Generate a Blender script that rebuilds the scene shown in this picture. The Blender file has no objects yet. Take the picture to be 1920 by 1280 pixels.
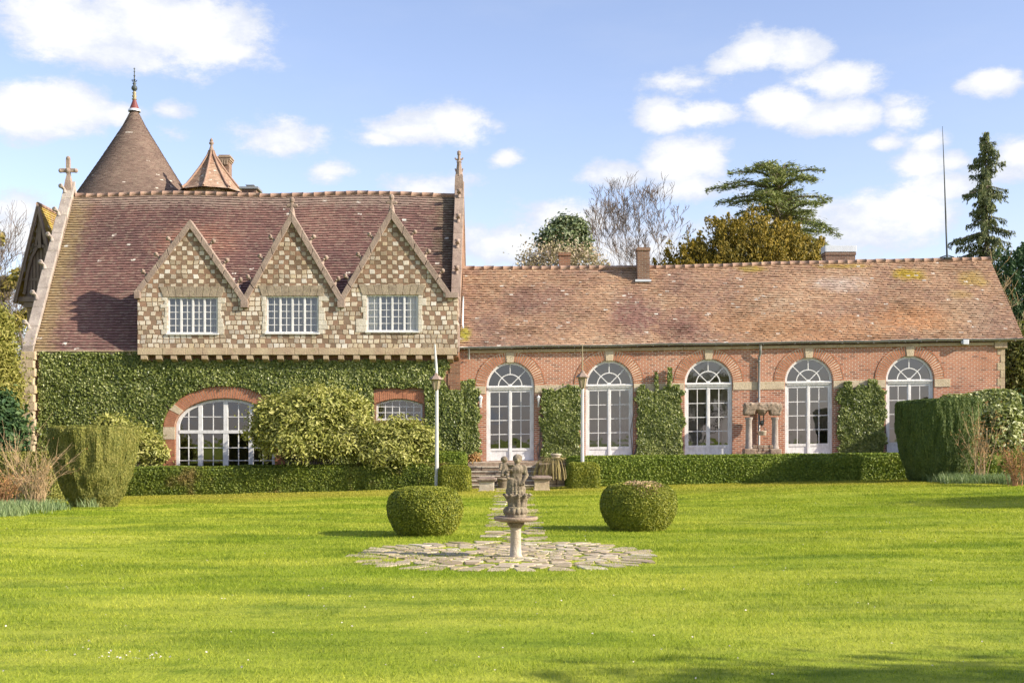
import bpy, math, random
import numpy as np
from mathutils import Vector

# ------------------------------------------------------------------ camera, world, sun, exposure
scene = bpy.context.scene
col = scene.collection
FPX, CX, HY, CAMZ = 2250.0, 960.0, 827.0, 1.7      # focal length and horizon row of the photograph (1920 px wide)
cam_d = bpy.data.cameras.new("camera")
cam_d.sensor_width = 36.0
cam_d.lens = 36.0 * FPX / 1920.0
cam_d.shift_y = (HY - 640.0) / 1920.0
cam_d.clip_start, cam_d.clip_end = 0.1, 6000.0
cam = bpy.data.objects.new("camera", cam_d)
cam.location = (0, 0, CAMZ)
cam.rotation_euler = (math.radians(90), 0, 0)
col.objects.link(cam)
scene.camera = cam
scene.view_settings.view_transform = 'Standard'
scene.view_settings.look = 'None'
scene.view_settings.exposure = 1.32
scene.view_settings.gamma = 1.0
scene.cycles.use_denoising = True
scene.cycles.max_bounces = 8
scene.cycles.transparent_max_bounces = 16
scene.cycles.sample_clamp_indirect = 6.0

SUN = Vector((1.0, -0.35, 0.56)).normalized()
SUN_EL = math.asin(SUN.z)
SUN_AZ = math.atan2(SUN.x, SUN.y)
sun_d = bpy.data.lights.new("sun", 'SUN')
sun_d.energy = 3.55
sun_d.angle = math.radians(0.6)
sun_d.color = (1.0, 0.91, 0.76)
sun = bpy.data.objects.new("sun", sun_d)
sun.location = (60, -20, 50)
sun.rotation_euler = (-SUN).to_track_quat('-Z', 'Y').to_euler()
col.objects.link(sun)


class G:
    """small node-tree builder"""
    def __init__(s, nt):
        s.nt = nt

    def n(s, typ, ins=None, **props):
        nd = s.nt.nodes.new(typ)
        for k, v in props.items():
            setattr(nd, k, v)
        for k, v in (ins or {}).items():
            s.put(nd.inputs[k], v)
        return nd

    def put(s, sock, v):
        if isinstance(v, bpy.types.NodeSocket):
            s.nt.links.new(v, sock)
        elif isinstance(v, (tuple, list)) and sock.type == 'RGBA' and len(v) == 3:
            sock.default_value = (*v, 1)
        else:
            sock.default_value = v

    def m(s, op, a, b=0.0, c=None, clamp=False):
        nd = s.nt.nodes.new('ShaderNodeMath')
        nd.operation = op
        nd.use_clamp = clamp
        s.put(nd.inputs[0], a)
        s.put(nd.inputs[1], b)
        if c is not None:
            s.put(nd.inputs[2], c)
        return nd.outputs[0]

    def vm(s, op, a, b=(0, 0, 0), out=0):
        nd = s.nt.nodes.new('ShaderNodeVectorMath')
        nd.operation = op
        s.put(nd.inputs[0], a)
        s.put(nd.inputs[1], b)
        return nd.outputs[out]

    def mix(s, f, a, b, blend='MIX'):
        nd = s.nt.nodes.new('ShaderNodeMix')
        nd.data_type = 'RGBA'
        nd.blend_type = blend
        s.put(nd.inputs[0], f)
        s.put(nd.inputs[6], a)
        s.put(nd.inputs[7], b)
        return nd.outputs[2]

    def ramp(s, f, stops, interp='LINEAR'):
        nd = s.nt.nodes.new('ShaderNodeValToRGB')
        cr = nd.color_ramp
        cr.interpolation = interp
        while len(cr.elements) < len(stops):
            cr.elements.new(0.5)
        for e, (p, c) in zip(cr.elements, stops):
            e.position = p
            e.color = (*c, 1) if not isinstance(c, float) else (c, c, c, 1)
        s.put(nd.inputs[0], f)
        return nd.outputs[0]

    def step(s, x, lo, hi):
        nd = s.nt.nodes.new('ShaderNodeMapRange')
        nd.interpolation_type = 'SMOOTHSTEP'
        s.put(nd.inputs[0], x)
        s.put(nd.inputs[1], lo)
        s.put(nd.inputs[2], hi)
        return nd.outputs[0]

    def noise(s, vec, scale, detail=3.0, rough=0.55, out=0):
        nd = s.nt.nodes.new('ShaderNodeTexNoise')
        s.put(nd.inputs['Vector'], vec)
        s.put(nd.inputs['Scale'], scale)
        s.put(nd.inputs['Detail'], detail)
        s.put(nd.inputs['Roughness'], rough)
        return nd.outputs[out]

    def white(s, vec):
        nd = s.nt.nodes.new('ShaderNodeTexWhiteNoise')
        nd.noise_dimensions = '3D'
        s.put(nd.inputs['Vector'], vec)
        return nd.outputs[0]

    def xyz(s, x, y, z):
        nd = s.nt.nodes.new('ShaderNodeCombineXYZ')
        for i, v in enumerate((x, y, z)):
            s.put(nd.inputs[i], v)
        return nd.outputs[0]

    def sep(s, v):
        nd = s.nt.nodes.new('ShaderNodeSeparateXYZ')
        s.put(nd.inputs[0], v)
        return nd.outputs

    def pos(s):
        return s.nt.nodes.new('ShaderNodeNewGeometry').outputs['Position']


# ---- sky: Nishita plus clouds laid out by compass direction and elevation
world = bpy.data.worlds.new("World")
scene.world = world
world.use_nodes = True
nt = world.node_tree
nt.nodes.clear()
g = G(nt)
sky = g.n('ShaderNodeTexSky', sky_type='NISHITA')
sky.sun_disc = False
sky.sun_elevation = SUN_EL
sky.sun_rotation = SUN_AZ
sky.air_density = 1.0
sky.dust_density = 0.6
sky.ozone_density = 1.6
dirv = g.vm('NORMALIZE', g.n('ShaderNodeTexCoord').outputs['Generated'])
dx, dy, dz = g.sep(dirv)
az = g.m('ARCTAN2', dx, dy)
el = g.m('ARCSINE', dz)
sv = g.xyz(az, g.m('MULTIPLY', el, 1.5), 0.0)
warp = g.noise(sv, 9.0, 6.0, 0.62, 1)
CLOUDS = [  # photo px: cx, cy, rx, ry, strength
    (130, 40, 190, 75, 1.0), (330, 50, 215, 88, 1.05), (450, 95, 120, 45, .65), (210, 100, 190, 52, .75),
    (55, 208, 105, 62, 1.05), (140, 205, 95, 66, 1.1), (215, 215, 62, 38, .8),
    (775, 240, 115, 42, .85), (850, 230, 100, 46, 1.0), (720, 258, 80, 22, .6),
    (530, 252, 115, 44, .62), (470, 240, 80, 26, .5), (620, 318, 62, 26, .55), (320, 205, 40, 20, .5), (320, 245, 45, 20, .45),
    (1420, 92, 80, 46, .95), (1490, 92, 80, 44, .95), (1370, 120, 60, 24, .6), (1560, 146, 100, 44, .9),
    (1240, 218, 84, 42, .98), (1320, 210, 90, 32, .9), (1290, 150, 110, 30, .5),
    (1470, 198, 90, 46, 1.0), (1560, 215, 115, 44, 1.05), (1690, 210, 60, 38, .65), (1680, 185, 60, 26, .5),
    (1270, 300, 98, 60, .95), (1330, 295, 60, 54, .75), (1150, 325, 84, 34, .95), (1290, 345, 110, 34, .7),
    (1865, 160, 76, 32, .98), (1660, 264, 46, 22, .8), (1725, 306, 66, 36, .85), (1785, 300, 50, 24, .75),
    (1905, 290, 56, 44, .95), (1740, 262, 50, 22, .55), (1860, 330, 90, 30, .6), (1780, 350, 120, 44, .8), (1690, 400, 150, 60, .8), (1600, 440, 200, 66, .7),
    (950, 292, 44, 18, .75), (800, 348, 95, 40, .72), (850, 340, 60, 24, .5), (1060, 420, 170, 60, .72), (960, 460, 200, 60, .7),
    (30, 385, 110, 44, .72), (40, 430, 150, 50, .6), (1450, 420, 200, 70, .6), (1160, 470, 200, 60, .7),
]
wv = g.vm('ADD', g.xyz(az, el, 0.0), g.vm('MULTIPLY', g.vm('SUBTRACT', warp, (.5, .5, .5)), (.03, .022, 0)))
dens = None
for (px, py, rx, ry, st) in CLOUDS:
    a = math.atan((px - CX) / FPX)
    e = math.atan((HY - py) / FPX * math.cos(a))
    d = g.vm('LENGTH', g.vm('MULTIPLY', g.vm('SUBTRACT', wv, (a, e, 0)), (FPX / rx, FPX / ry, 0)), out=1)
    v = g.m('MULTIPLY', g.m('SUBTRACT', 1.0, d), st)
    dens = v if dens is None else g.m('SMOOTH_MAX', dens, v, 0.12)
# the rest of the sky carries loose cumulus too
far = g.step(g.m('ABSOLUTE', az), 0.47, 0.75)
rest = g.m('MULTIPLY', g.m('SUBTRACT', g.noise(sv, 2.6, 5.0, 0.55), 0.5), 2.2)
dens = g.m('ADD', g.m('MULTIPLY', dens, g.m('SUBTRACT', 1.0, far)), g.m('MULTIPLY', rest, far))
edge = g.m('MULTIPLY', g.m('SUBTRACT', g.noise(g.vm('MULTIPLY', sv, (1, 1.2, 1)), 17.0, 10.0, 0.70), 0.5), 1.5)
dn = g.m('ADD', dens, edge)
mask = g.step(dn, 0.02, 0.44)
lowhaze = g.m('MULTIPLY', g.step(g.m('ADD', el, g.m('MULTIPLY', g.m('SUBTRACT', g.noise(sv, 7.0, 4.0), 0.5), 0.16)), 0.20, 0.03), 0.46)
veil = g.m('MULTIPLY', g.step(g.noise(g.vm('MULTIPLY', sv, (1, 2.0, 1)), 6.0, 6.0, 0.6), 0.42, 0.75), 0.09)
mask2 = g.m('MAXIMUM', g.m('MULTIPLY', mask, 0.97), g.m('MAXIMUM', lowhaze, veil))
shade = g.noise(g.vm('ADD', sv, (0, 0.03, 0.0)), 17.0, 6.0, 0.55)
cloudc = g.mix(g.step(g.m('ADD', dn, g.m('MULTIPLY', g.m('SUBTRACT', shade, .5), 1.5)), 0.15, 0.80), (2.10, 2.24, 2.58), (2.85, 2.86, 2.9))
skyc = g.mix(1.0, sky.outputs[0], (0.76, 0.645, 0.66), 'MULTIPLY')
final = g.mix(mask2, skyc, cloudc)
bg = g.n('ShaderNodeBackground', {'Color': final, 'Strength': 0.15})
nt.links.new(bg.outputs[0], g.n('ShaderNodeOutputWorld').inputs[0])

# ------------------------------------------------------------------ helpers
PI = math.pi


def wx(px, Y): return (px - CX) * Y / FPX
def wz(py, Y): return CAMZ + (HY - py) * Y / FPX


def sstep(a, b, x):
    t = np.clip((np.asarray(x, float) - a) / (b - a), 0, 1)
    return t * t * (3 - 2 * t)


def gz(x, y):
    x = np.asarray(x, float)
    y = np.asarray(y, float)
    return sstep(14, 40, y) * (0.05 + 0.022 * np.clip(x, -24, 24))


def _hash(ix, iy, iz, seed):
    h = (ix.astype(np.int64) * 374761393 + iy.astype(np.int64) * 668265263 + iz.astype(np.int64) * 2147483647 + seed * 974711) & 0xffffffff
    h = ((h ^ (h >> 13)) * 1274126177) & 0xffffffff
    h = (h ^ (h >> 16)) & 0xffffffff
    return h / 4294967295.0


def vnoise(P, scale=1.0, seed=0):
    P = np.asarray(P, float) * scale
    i = np.floor(P)
    f = P - i
    f = f * f * (3 - 2 * f)
    r = 0
    for a in (0, 1):
        for b in (0, 1):
            for c in (0, 1):
                w = (f[:, 0] if a else 1 - f[:, 0]) * (f[:, 1] if b else 1 - f[:, 1]) * (f[:, 2] if c else 1 - f[:, 2])
                r = r + w * _hash(i[:, 0] + a, i[:, 1] + b, i[:, 2] + c, seed)
    return r


def fbm(P, scale=1.0, seed=0, oct=3):
    r, a, t = 0, 1.0, 0
    for k in range(oct):
        r = r + a * vnoise(P, scale * 2 ** k, seed + k)
        t += a
        a *= .5
    return r / t


WL = {}


class M:
    """collects geometry in world coordinates and links it as ONE mesh object"""
    def __init__(s):
        s.V, s.L, s.S, s.MI, s.UV, s.n = [], [], [], [], [], 0

    def add(s, V, F, mi=0, uv=None):
        V = np.asarray(V, float).reshape(-1, 3)
        if isinstance(F, np.ndarray):
            lp = F.reshape(-1) + s.n
            sz = np.full(len(F), F.shape[1])
        else:
            lp = np.array([i for f in F for i in f], int) + s.n
            sz = np.array([len(f) for f in F], int)
        s.V.append(V)
        s.L.append(lp)
        s.S.append(sz)
        s.MI.append(np.full(len(sz), mi))
        s.UV.append(np.zeros((len(lp), 2)) if uv is None else np.asarray(uv, float).reshape(-1, 2))
        s.n += len(V)
        return s

    def box(s, x0, x1, y0, y1, z0, z1, mi=0):
        V = [(x, y, z) for z in (z0, z1) for y in (y0, y1) for x in (x0, x1)]
        F = [(0, 2, 3, 1), (4, 5, 7, 6), (0, 1, 5, 4), (2, 6, 7, 3), (0, 4, 6, 2), (1, 3, 7, 5)]
        return s.add(V, F, mi)

    def prism(s, poly, y0, y1, mi=0):
        """polygon in x,z (counter-clockwise seen from the front) pulled along y"""
        n = len(poly)
        V = [(x, y0, z) for x, z in poly] + [(x, y1, z) for x, z in poly]
        F = [tuple(range(n)), tuple(range(2 * n - 1, n - 1, -1))]
        F += [(i, i + n, (i + 1) % n + n, (i + 1) % n) for i in range(n)]
        return s.add(V, F, mi)

    def strip(s, A, B, mi=0, uv=None):
        """quads between two polylines"""
        n = len(A)
        V = list(A) + list(B)
        return s.add(V, [(i, i + 1, n + i + 1, n + i) for i in range(n - 1)], mi)

    def lathe(s, prof, c, seg=24, mi=0, a0=0.0, sx=1.0):
        cx, cy, cz = c
        n = len(prof)
        V = []
        for k in range(seg):
            a = a0 + 2 * PI * k / seg
            V += [(cx + sx * r * math.cos(a), cy + r * math.sin(a), cz + z) for r, z in prof]
        F = []
        for k in range(seg):
            k2 = (k + 1) % seg
            F += [(k * n + i, k2 * n + i, k2 * n + i + 1, k * n + i + 1) for i in range(n - 1)]
        return s.add(V, F, mi)

    def tube(s, pts, rad, sides=6, mi=0, cap=True):
        pts = [Vector(p) for p in pts]
        V, F = [], []
        n = len(pts)
        if not hasattr(rad, '__len__'):
            rad = [rad] * n
        for i, p in enumerate(pts):
            t = (pts[min(i + 1, n - 1)] - pts[max(i - 1, 0)])
            t = t.normalized() if t.length > 1e-9 else Vector((0, 0, 1))
            u = t.cross(Vector((0, 0, 1)))
            if u.length < 1e-3:
                u = t.cross(Vector((0, 1, 0)))
            u.normalize()
            v = t.cross(u)
            for k in range(sides):
                a = 2 * PI * k / sides
                V.append(p + (u * math.cos(a) + v * math.sin(a)) * rad[i])
        for i in range(n - 1):
            for k in range(sides):
                k2 = (k + 1) % sides
                F.append((i * sides + k, i * sides + k2, (i + 1) * sides + k2, (i + 1) * sides + k))
        if cap:
            F.append(tuple(range(sides)))
            F.append(tuple(range(n * sides - 1, (n - 1) * sides - 1, -1)))
        return s.add([tuple(v) for v in V], F, mi)

    def ball(s, c, r, seg=12, rings=8, mi=0, sc=(1, 1, 1)):
        prof = [(max(1e-4, math.sin(PI * i / rings)) * r, -math.cos(PI * i / rings) * r * sc[2]) for i in range(rings + 1)]
        n = len(prof)
        V, F = [], []
        for k in range(seg):
            a = 2 * PI * k / seg
            V += [(c[0] + sc[0] * q * math.cos(a), c[1] + sc[1] * q * math.sin(a), c[2] + z) for q, z in prof]
        for k in range(seg):
            k2 = (k + 1) % seg
            F += [(k * n + i, k2 * n + i, k2 * n + i + 1, k * n + i + 1) for i in range(n - 1)]
        return s.add(V, F, mi)

    def leaves(s, P, N, size, rng, jit=0.6, aspect=1.5, mi=0, align=None):
        n = len(P)
        if n == 0:
            return s
        N = np.asarray(N, float) + jit * rng.standard_normal((n, 3))
        N /= np.linalg.norm(N, axis=1, keepdims=True) + 1e-9
        T = rng.standard_normal((n, 3)) if align is None else np.asarray(align, float) + .35 * rng.standard_normal((n, 3))
        T -= N * np.sum(T * N, axis=1, keepdims=True)
        T /= np.linalg.norm(T, axis=1, keepdims=True) + 1e-9
        B = np.cross(N, T)
        sz = (np.asarray(size) * (0.65 + 0.7 * rng.random(n)))[:, None]
        a, b = T * sz * .5 * aspect, B * sz * .5
        k = N * sz * .12
        V = np.stack([P - a, P - b * .9 + k + a * .1, P + a, P + b * .9 + k + a * .1], 1).reshape(-1, 3)
        F = np.arange(4 * n).reshape(n, 4)
        return s.add(V, F, mi)

    def shift(s, fn):
        s.V = [fn(v) for v in s.V]
        return s

    def obj(s, name, mats, parent=None, loc=None, smooth=False, bevel=0.0):
        V = np.concatenate(s.V) if s.V else np.zeros((0, 3))
        if not isinstance(mats, (list, tuple)):
            mats = [mats]
        if parent is not None:
            off = WL[parent.name]
        elif loc is None:
            lo, hi = V.min(0), V.max(0)
            off = np.array([(lo[0] + hi[0]) / 2, (lo[1] + hi[1]) / 2, lo[2]])
        else:
            off = np.asarray(loc, float)
        L = np.concatenate(s.L)
        S = np.concatenate(s.S)
        me = bpy.data.meshes.new(name)
        me.vertices.add(len(V))
        me.vertices.foreach_set('co', (V - off).astype(np.float32).ravel())
        me.loops.add(len(L))
        me.loops.foreach_set('vertex_index', L.astype(np.int32))
        me.polygons.add(len(S))
        st = np.concatenate([[0], np.cumsum(S)[:-1]])
        me.polygons.foreach_set('loop_start', st.astype(np.int32))
        for mm in mats:
            me.materials.append(mm)
        me.polygons.foreach_set('material_index', np.concatenate(s.MI).astype(np.int32))
        me.polygons.foreach_set('use_smooth', np.full(len(S), smooth))
        uvl = me.uv_layers.new(name='UVMap')
        uvl.data.foreach_set('uv', np.concatenate(s.UV).astype(np.float32).ravel())
        me.update(calc_edges=True)
        me.validate()
        o = bpy.data.objects.new(name, me)
        col.objects.link(o)
        if parent is not None:
            o.parent = parent
        else:
            o.location = off
        WL[o.name] = off
        if bevel:
            b = o.modifiers.new('bevel', 'BEVEL')
            b.width = bevel
            b.segments = 2
            b.limit_method = 'ANGLE'
        return o


def tag(o, label=None, cat=None, group=None, kind=None):
    for k, v in (('label', label), ('category', cat), ('group', group), ('kind', kind)):
        if v:
            o[k] = v
    return o


def empty(name, loc, label, cat, group=None):
    o = bpy.data.objects.new(name, None)
    o.location = loc
    o.empty_display_size = 0.3
    col.objects.link(o)
    WL[o.name] = np.asarray(loc, float)
    return tag(o, label, cat, group)


def sample_tris(V, F, n, rng):
    V = np.asarray(V, float)
    F = np.asarray(F, int)
    T = np.concatenate([F[:, [0, 1, 2]], F[:, [0, 2, 3]]]) if F.shape[1] == 4 else F
    a, b, c = V[T[:, 0]], V[T[:, 1]], V[T[:, 2]]
    cr = np.cross(b - a, c - a)
    ar = np.linalg.norm(cr, axis=1)
    k = rng.choice(len(T), n, p=ar / ar.sum())
    r1, r2 = np.sqrt(rng.random(n))[:, None], rng.random(n)[:, None]
    P = a[k] * (1 - r1) + b[k] * r1 * (1 - r2) + c[k] * r1 * r2
    return P, cr[k] / (ar[k][:, None] + 1e-12)

# ------------------------------------------------------------------ materials
def new_mat(name, rough=0.8, spec=0.3):
    m = bpy.data.materials.new(name)
    m.use_nodes = True
    g = G(m.node_tree)
    b = m.node_tree.nodes['Principled BSDF']
    b.inputs['Roughness'].default_value = rough
    b.inputs['Specular IOR Level'].default_value = spec
    return m, g, b


def bump(g, b, h, strength=0.5, dist=0.02):
    nd = g.n('ShaderNodeBump', {'Strength': strength, 'Distance': dist, 'Height': h})
    g.put(b.inputs['Normal'], nd.outputs[0])


def wall_uv(g):
    """metres along the wall and up it, for walls facing any of the four sides"""
    ge = g.nt.nodes.new('ShaderNodeNewGeometry')
    x, y, z = g.sep(ge.outputs['Position'])
    nx, ny, nz = g.sep(ge.outputs['True Normal'])
    side = g.m('GREATER_THAN', g.m('ABSOLUTE', nx), 0.7)
    u = g.m('ADD', g.m('MULTIPLY', x, g.m('SUBTRACT', 1.0, side)), g.m('MULTIPLY', y, side))
    return u, z, ge.outputs['Position']


def brick_mat(name, c1, c2, mortar, dark=(0.12, 0.05, 0.035), stain=0.5, row=0.074, shear=0.0):
    m, g, b = new_mat(name, 0.9, 0.15)
    u, z, p = wall_uv(g)
    if shear:
        z = g.m('SUBTRACT', z, g.m('MULTIPLY', u, shear))
    wob = g.m('MULTIPLY', g.m('SUBTRACT', g.noise(p, 1.3, 3.0), .5), 0.03)
    v = g.m('DIVIDE', g.m('ADD', z, wob), row)
    r = g.m('FLOOR', v)
    uu = g.m('ADD', g.m('DIVIDE', u, 0.225), g.m('MULTIPLY', g.m('MODULO', r, 2.0), 0.5))
    c = g.m('FLOOR', uu)
    rid = g.white(g.xyz(c, r, 1.0))
    rid2 = g.white(g.xyz(c, r, 7.0))
    fu, fv = g.m('FRACT', uu), g.m('FRACT', v)
    eu = g.m('MULTIPLY', g.m('MINIMUM', fu, g.m('SUBTRACT', 1.0, fu)), 0.225)
    ev = g.m('MULTIPLY', g.m('MINIMUM', fv, g.m('SUBTRACT', 1.0, fv)), row)
    e = g.m('ADD', g.m('MINIMUM', eu, ev), g.m('MULTIPLY', g.m('SUBTRACT', g.noise(p, 30.0, 2.0), .5), 0.006))
    mk = g.step(e, 0.006, 0.0125)
    bc = g.mix(rid, c1, c2)
    bc = g.mix(g.m('MULTIPLY', g.m('GREATER_THAN', rid2, 0.86), 0.55), bc, dark)
    big = g.noise(p, 0.7, 4.0, 0.6)
    bc = g.mix(g.m('MULTIPLY', g.step(big, 0.48, 0.72), stain), bc, tuple(x * .55 for x in c1))
    grain = g.noise(p, 22.0, 4.0)
    bc = g.mix(0.35, bc, g.mix(grain, (0.5, 0.5, 0.5), (1.3, 1.3, 1.3)), 'MULTIPLY')
    mc = g.mix(g.step(g.noise(p, 0.9, 3.0), .35, .7), mortar, tuple(x * .6 for x in mortar))
    g.put(b.inputs['Base Color'], g.mix(mk, mc, bc))
    bump(g, b, mk, 0.5, 0.008)
    return m


def stone_mat(name, c1, c2, scale=2.0, lichen=None, grain=0.5, joint=0.0):
    m, g, b = new_mat(name, 0.92, 0.15)
    p = g.pos()
    n1 = g.noise(p, scale, 6.0, 0.65)
    n2 = g.noise(p, scale * 9, 5.0, 0.6)
    c = g.mix(g.step(n1, 0.3, 0.7), c1, c2)
    c = g.mix(grain, c, g.mix(n2, (.35, .35, .35), (1.4, 1.4, 1.4)), 'MULTIPLY')
    if lichen:
        ln = g.noise(g.vm('ADD', p, (9, 4, 2)), scale * 3.0, 6.0, 0.7)
        c = g.mix(g.m('MULTIPLY', g.step(ln, 0.55, 0.68), 0.8), c, lichen)
    g.put(b.inputs['Base Color'], c)
    bump(g, b, g.m('ADD', n2, n1), 0.5, 0.03)
    return m


def tile_mat(name, cols, lichen_amt=0.25, white_amt=0.03, patches=None, sat=1.0):
    """plain clay tiles, one colour per tile from its row and column (UV), with weathering patches in the metres of the place"""
    m, g, b = new_mat(name, 0.9, 0.2)
    uv = g.n('ShaderNodeUVMap').outputs[0]
    u, v, _ = g.sep(uv)
    idv = g.xyz(g.m('FLOOR', u), g.m('FLOOR', v), 0.0)
    r1 = g.white(idv)
    r2 = g.white(g.vm('ADD', idv, (0, 0, 5)))
    r3 = g.white(g.vm('ADD', idv, (0, 0, 9)))
    p = g.pos()
    big = g.noise(g.vm('MULTIPLY', p, (1, 1, .8)), 0.33, 4.0, 0.6)
    mid = g.noise(p, 1.6, 5.0, 0.65)
    f = g.m('ADD', g.m('MULTIPLY', g.m('SUBTRACT', big, .5), 3.4), g.m('ADD', g.m('MULTIPLY', r1, .42), g.m('MULTIPLY', mid, .6)))
    f = g.m('ADD', g.m('MULTIPLY', f, .62), .16)
    c = g.ramp(f, [(i / (len(cols) - 1), k) for i, k in enumerate(cols)])
    for (col_, node) in (patches(g, p) if patches else []):
        c = g.mix(node, c, col_)
    lich = g.m('MULTIPLY', g.step(g.m('ADD', g.noise(p, 7.0, 6.0, .7), g.m('MULTIPLY', r2, .2)), .60, .72), lichen_amt)
    c = g.mix(lich, c, (.40, .35, .25))
    c = g.mix(g.m('MULTIPLY', g.m('GREATER_THAN', r3, 1 - white_amt), g.step(g.noise(p, 9.0, 2.0), .35, .6)), c, (.62, .56, .48))
    c = g.mix(.32, c, g.mix(g.noise(p, 26.0, 4.0), (.4, .4, .4), (1.5, 1.5, 1.5)), 'MULTIPLY')
    c = g.mix(g.m('MULTIPLY', g.m('LESS_THAN', r2, .12), .22), c, (.08, .045, .04))
    g.put(b.inputs['Base Color'], c)
    bump(g, b, g.noise(p, 40.0, 3.0), .3, .01)
    return m


def leaf_mat(name, stops, rough=0.5, spec=0.4, trans=0.25, patch=None, pscale=1.2):
    m, g, b = new_mat(name, rough, spec)
    ge = g.nt.nodes.new('ShaderNodeNewGeometry')
    p = ge.outputs['Position']
    f = g.m('ADD', g.m('MULTIPLY', ge.outputs['Random Per Island'], .75), g.m('MULTIPLY', g.m('SUBTRACT', g.noise(p, pscale, 3.0), .35), .8))
    c = g.ramp(f, [(i / (len(stops) - 1), k) for i, k in enumerate(stops)])
    if patch:
        pc, lo, hi, sc = patch
        c = g.mix(g.step(g.noise(p, sc, 4.0, .6), lo, hi), c, pc)
    g.put(b.inputs['Base Color'], c)
    tr = g.n('ShaderNodeBsdfTranslucent', {'Color': g.mix(1.0, c, (1.1, 1.25, .7), 'MULTIPLY')})
    ms = g.n('ShaderNodeMixShader', {0: trans, 1: b.outputs[0], 2: tr.outputs[0]})
    out = m.node_tree.nodes['Material Output']
    m.node_tree.links.new(ms.outputs[0], out.inputs[0])
    return m


def plain(name, c, rough=.7, spec=.3, metal=0.0, var=.3, scale=6.0):
    m, g, b = new_mat(name, rough, spec)
    p = g.pos()
    n = g.noise(p, scale, 5.0, .6)
    g.put(b.inputs['Base Color'], g.mix(n, tuple(x * (1 - var) for x in c), tuple(min(1, x * (1 + var)) for x in c)))
    b.inputs['Metallic'].default_value = metal
    return m


def paint_mat():
    m, g, b = new_mat('white_paint', .55, .35)
    p = g.pos()
    n = g.noise(g.vm('MULTIPLY', p, (3, 3, 1)), 4.0, 6.0, .7)
    c = g.mix(g.step(n, .35, .7), (.74, .725, .71), (.55, .54, .53))
    chip = g.step(g.noise(g.vm('MULTIPLY', p, (2, 2, 1)), 14.0, 5.0, .7), .66, .70)
    c = g.mix(g.m('MULTIPLY', chip, .6), c, (.30, .27, .25))
    g.put(b.inputs['Base Color'], c)
    bump(g, b, n, .15, .005)
    return m


def glass_mat(name, refl=0.30):
    m, g, b = new_mat(name)
    lw = g.n('ShaderNodeLayerWeight', {'Blend': .25})
    p = g.pos()
    gl = g.n('ShaderNodeBsdfGlossy', {'Color': (.92, .94, 1.0, 1), 'Roughness': .02})
    bm = g.n('ShaderNodeBump', {'Strength': .05, 'Distance': .05, 'Height': g.noise(p, 1.6, 2.0)})
    g.put(gl.inputs['Normal'], bm.outputs[0])
    tr = g.n('ShaderNodeBsdfTransparent', {'Color': (.86, .88, .88, 1)})
    f = g.m('ADD', g.m('MULTIPLY', lw.outputs['Fresnel'], .6), refl)
    ms = g.n('ShaderNodeMixShader', {0: f, 1: tr.outputs[0], 2: gl.outputs[0]})
    m.node_tree.links.new(ms.outputs[0], m.node_tree.nodes['Material Output'].inputs[0])
    return m


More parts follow.
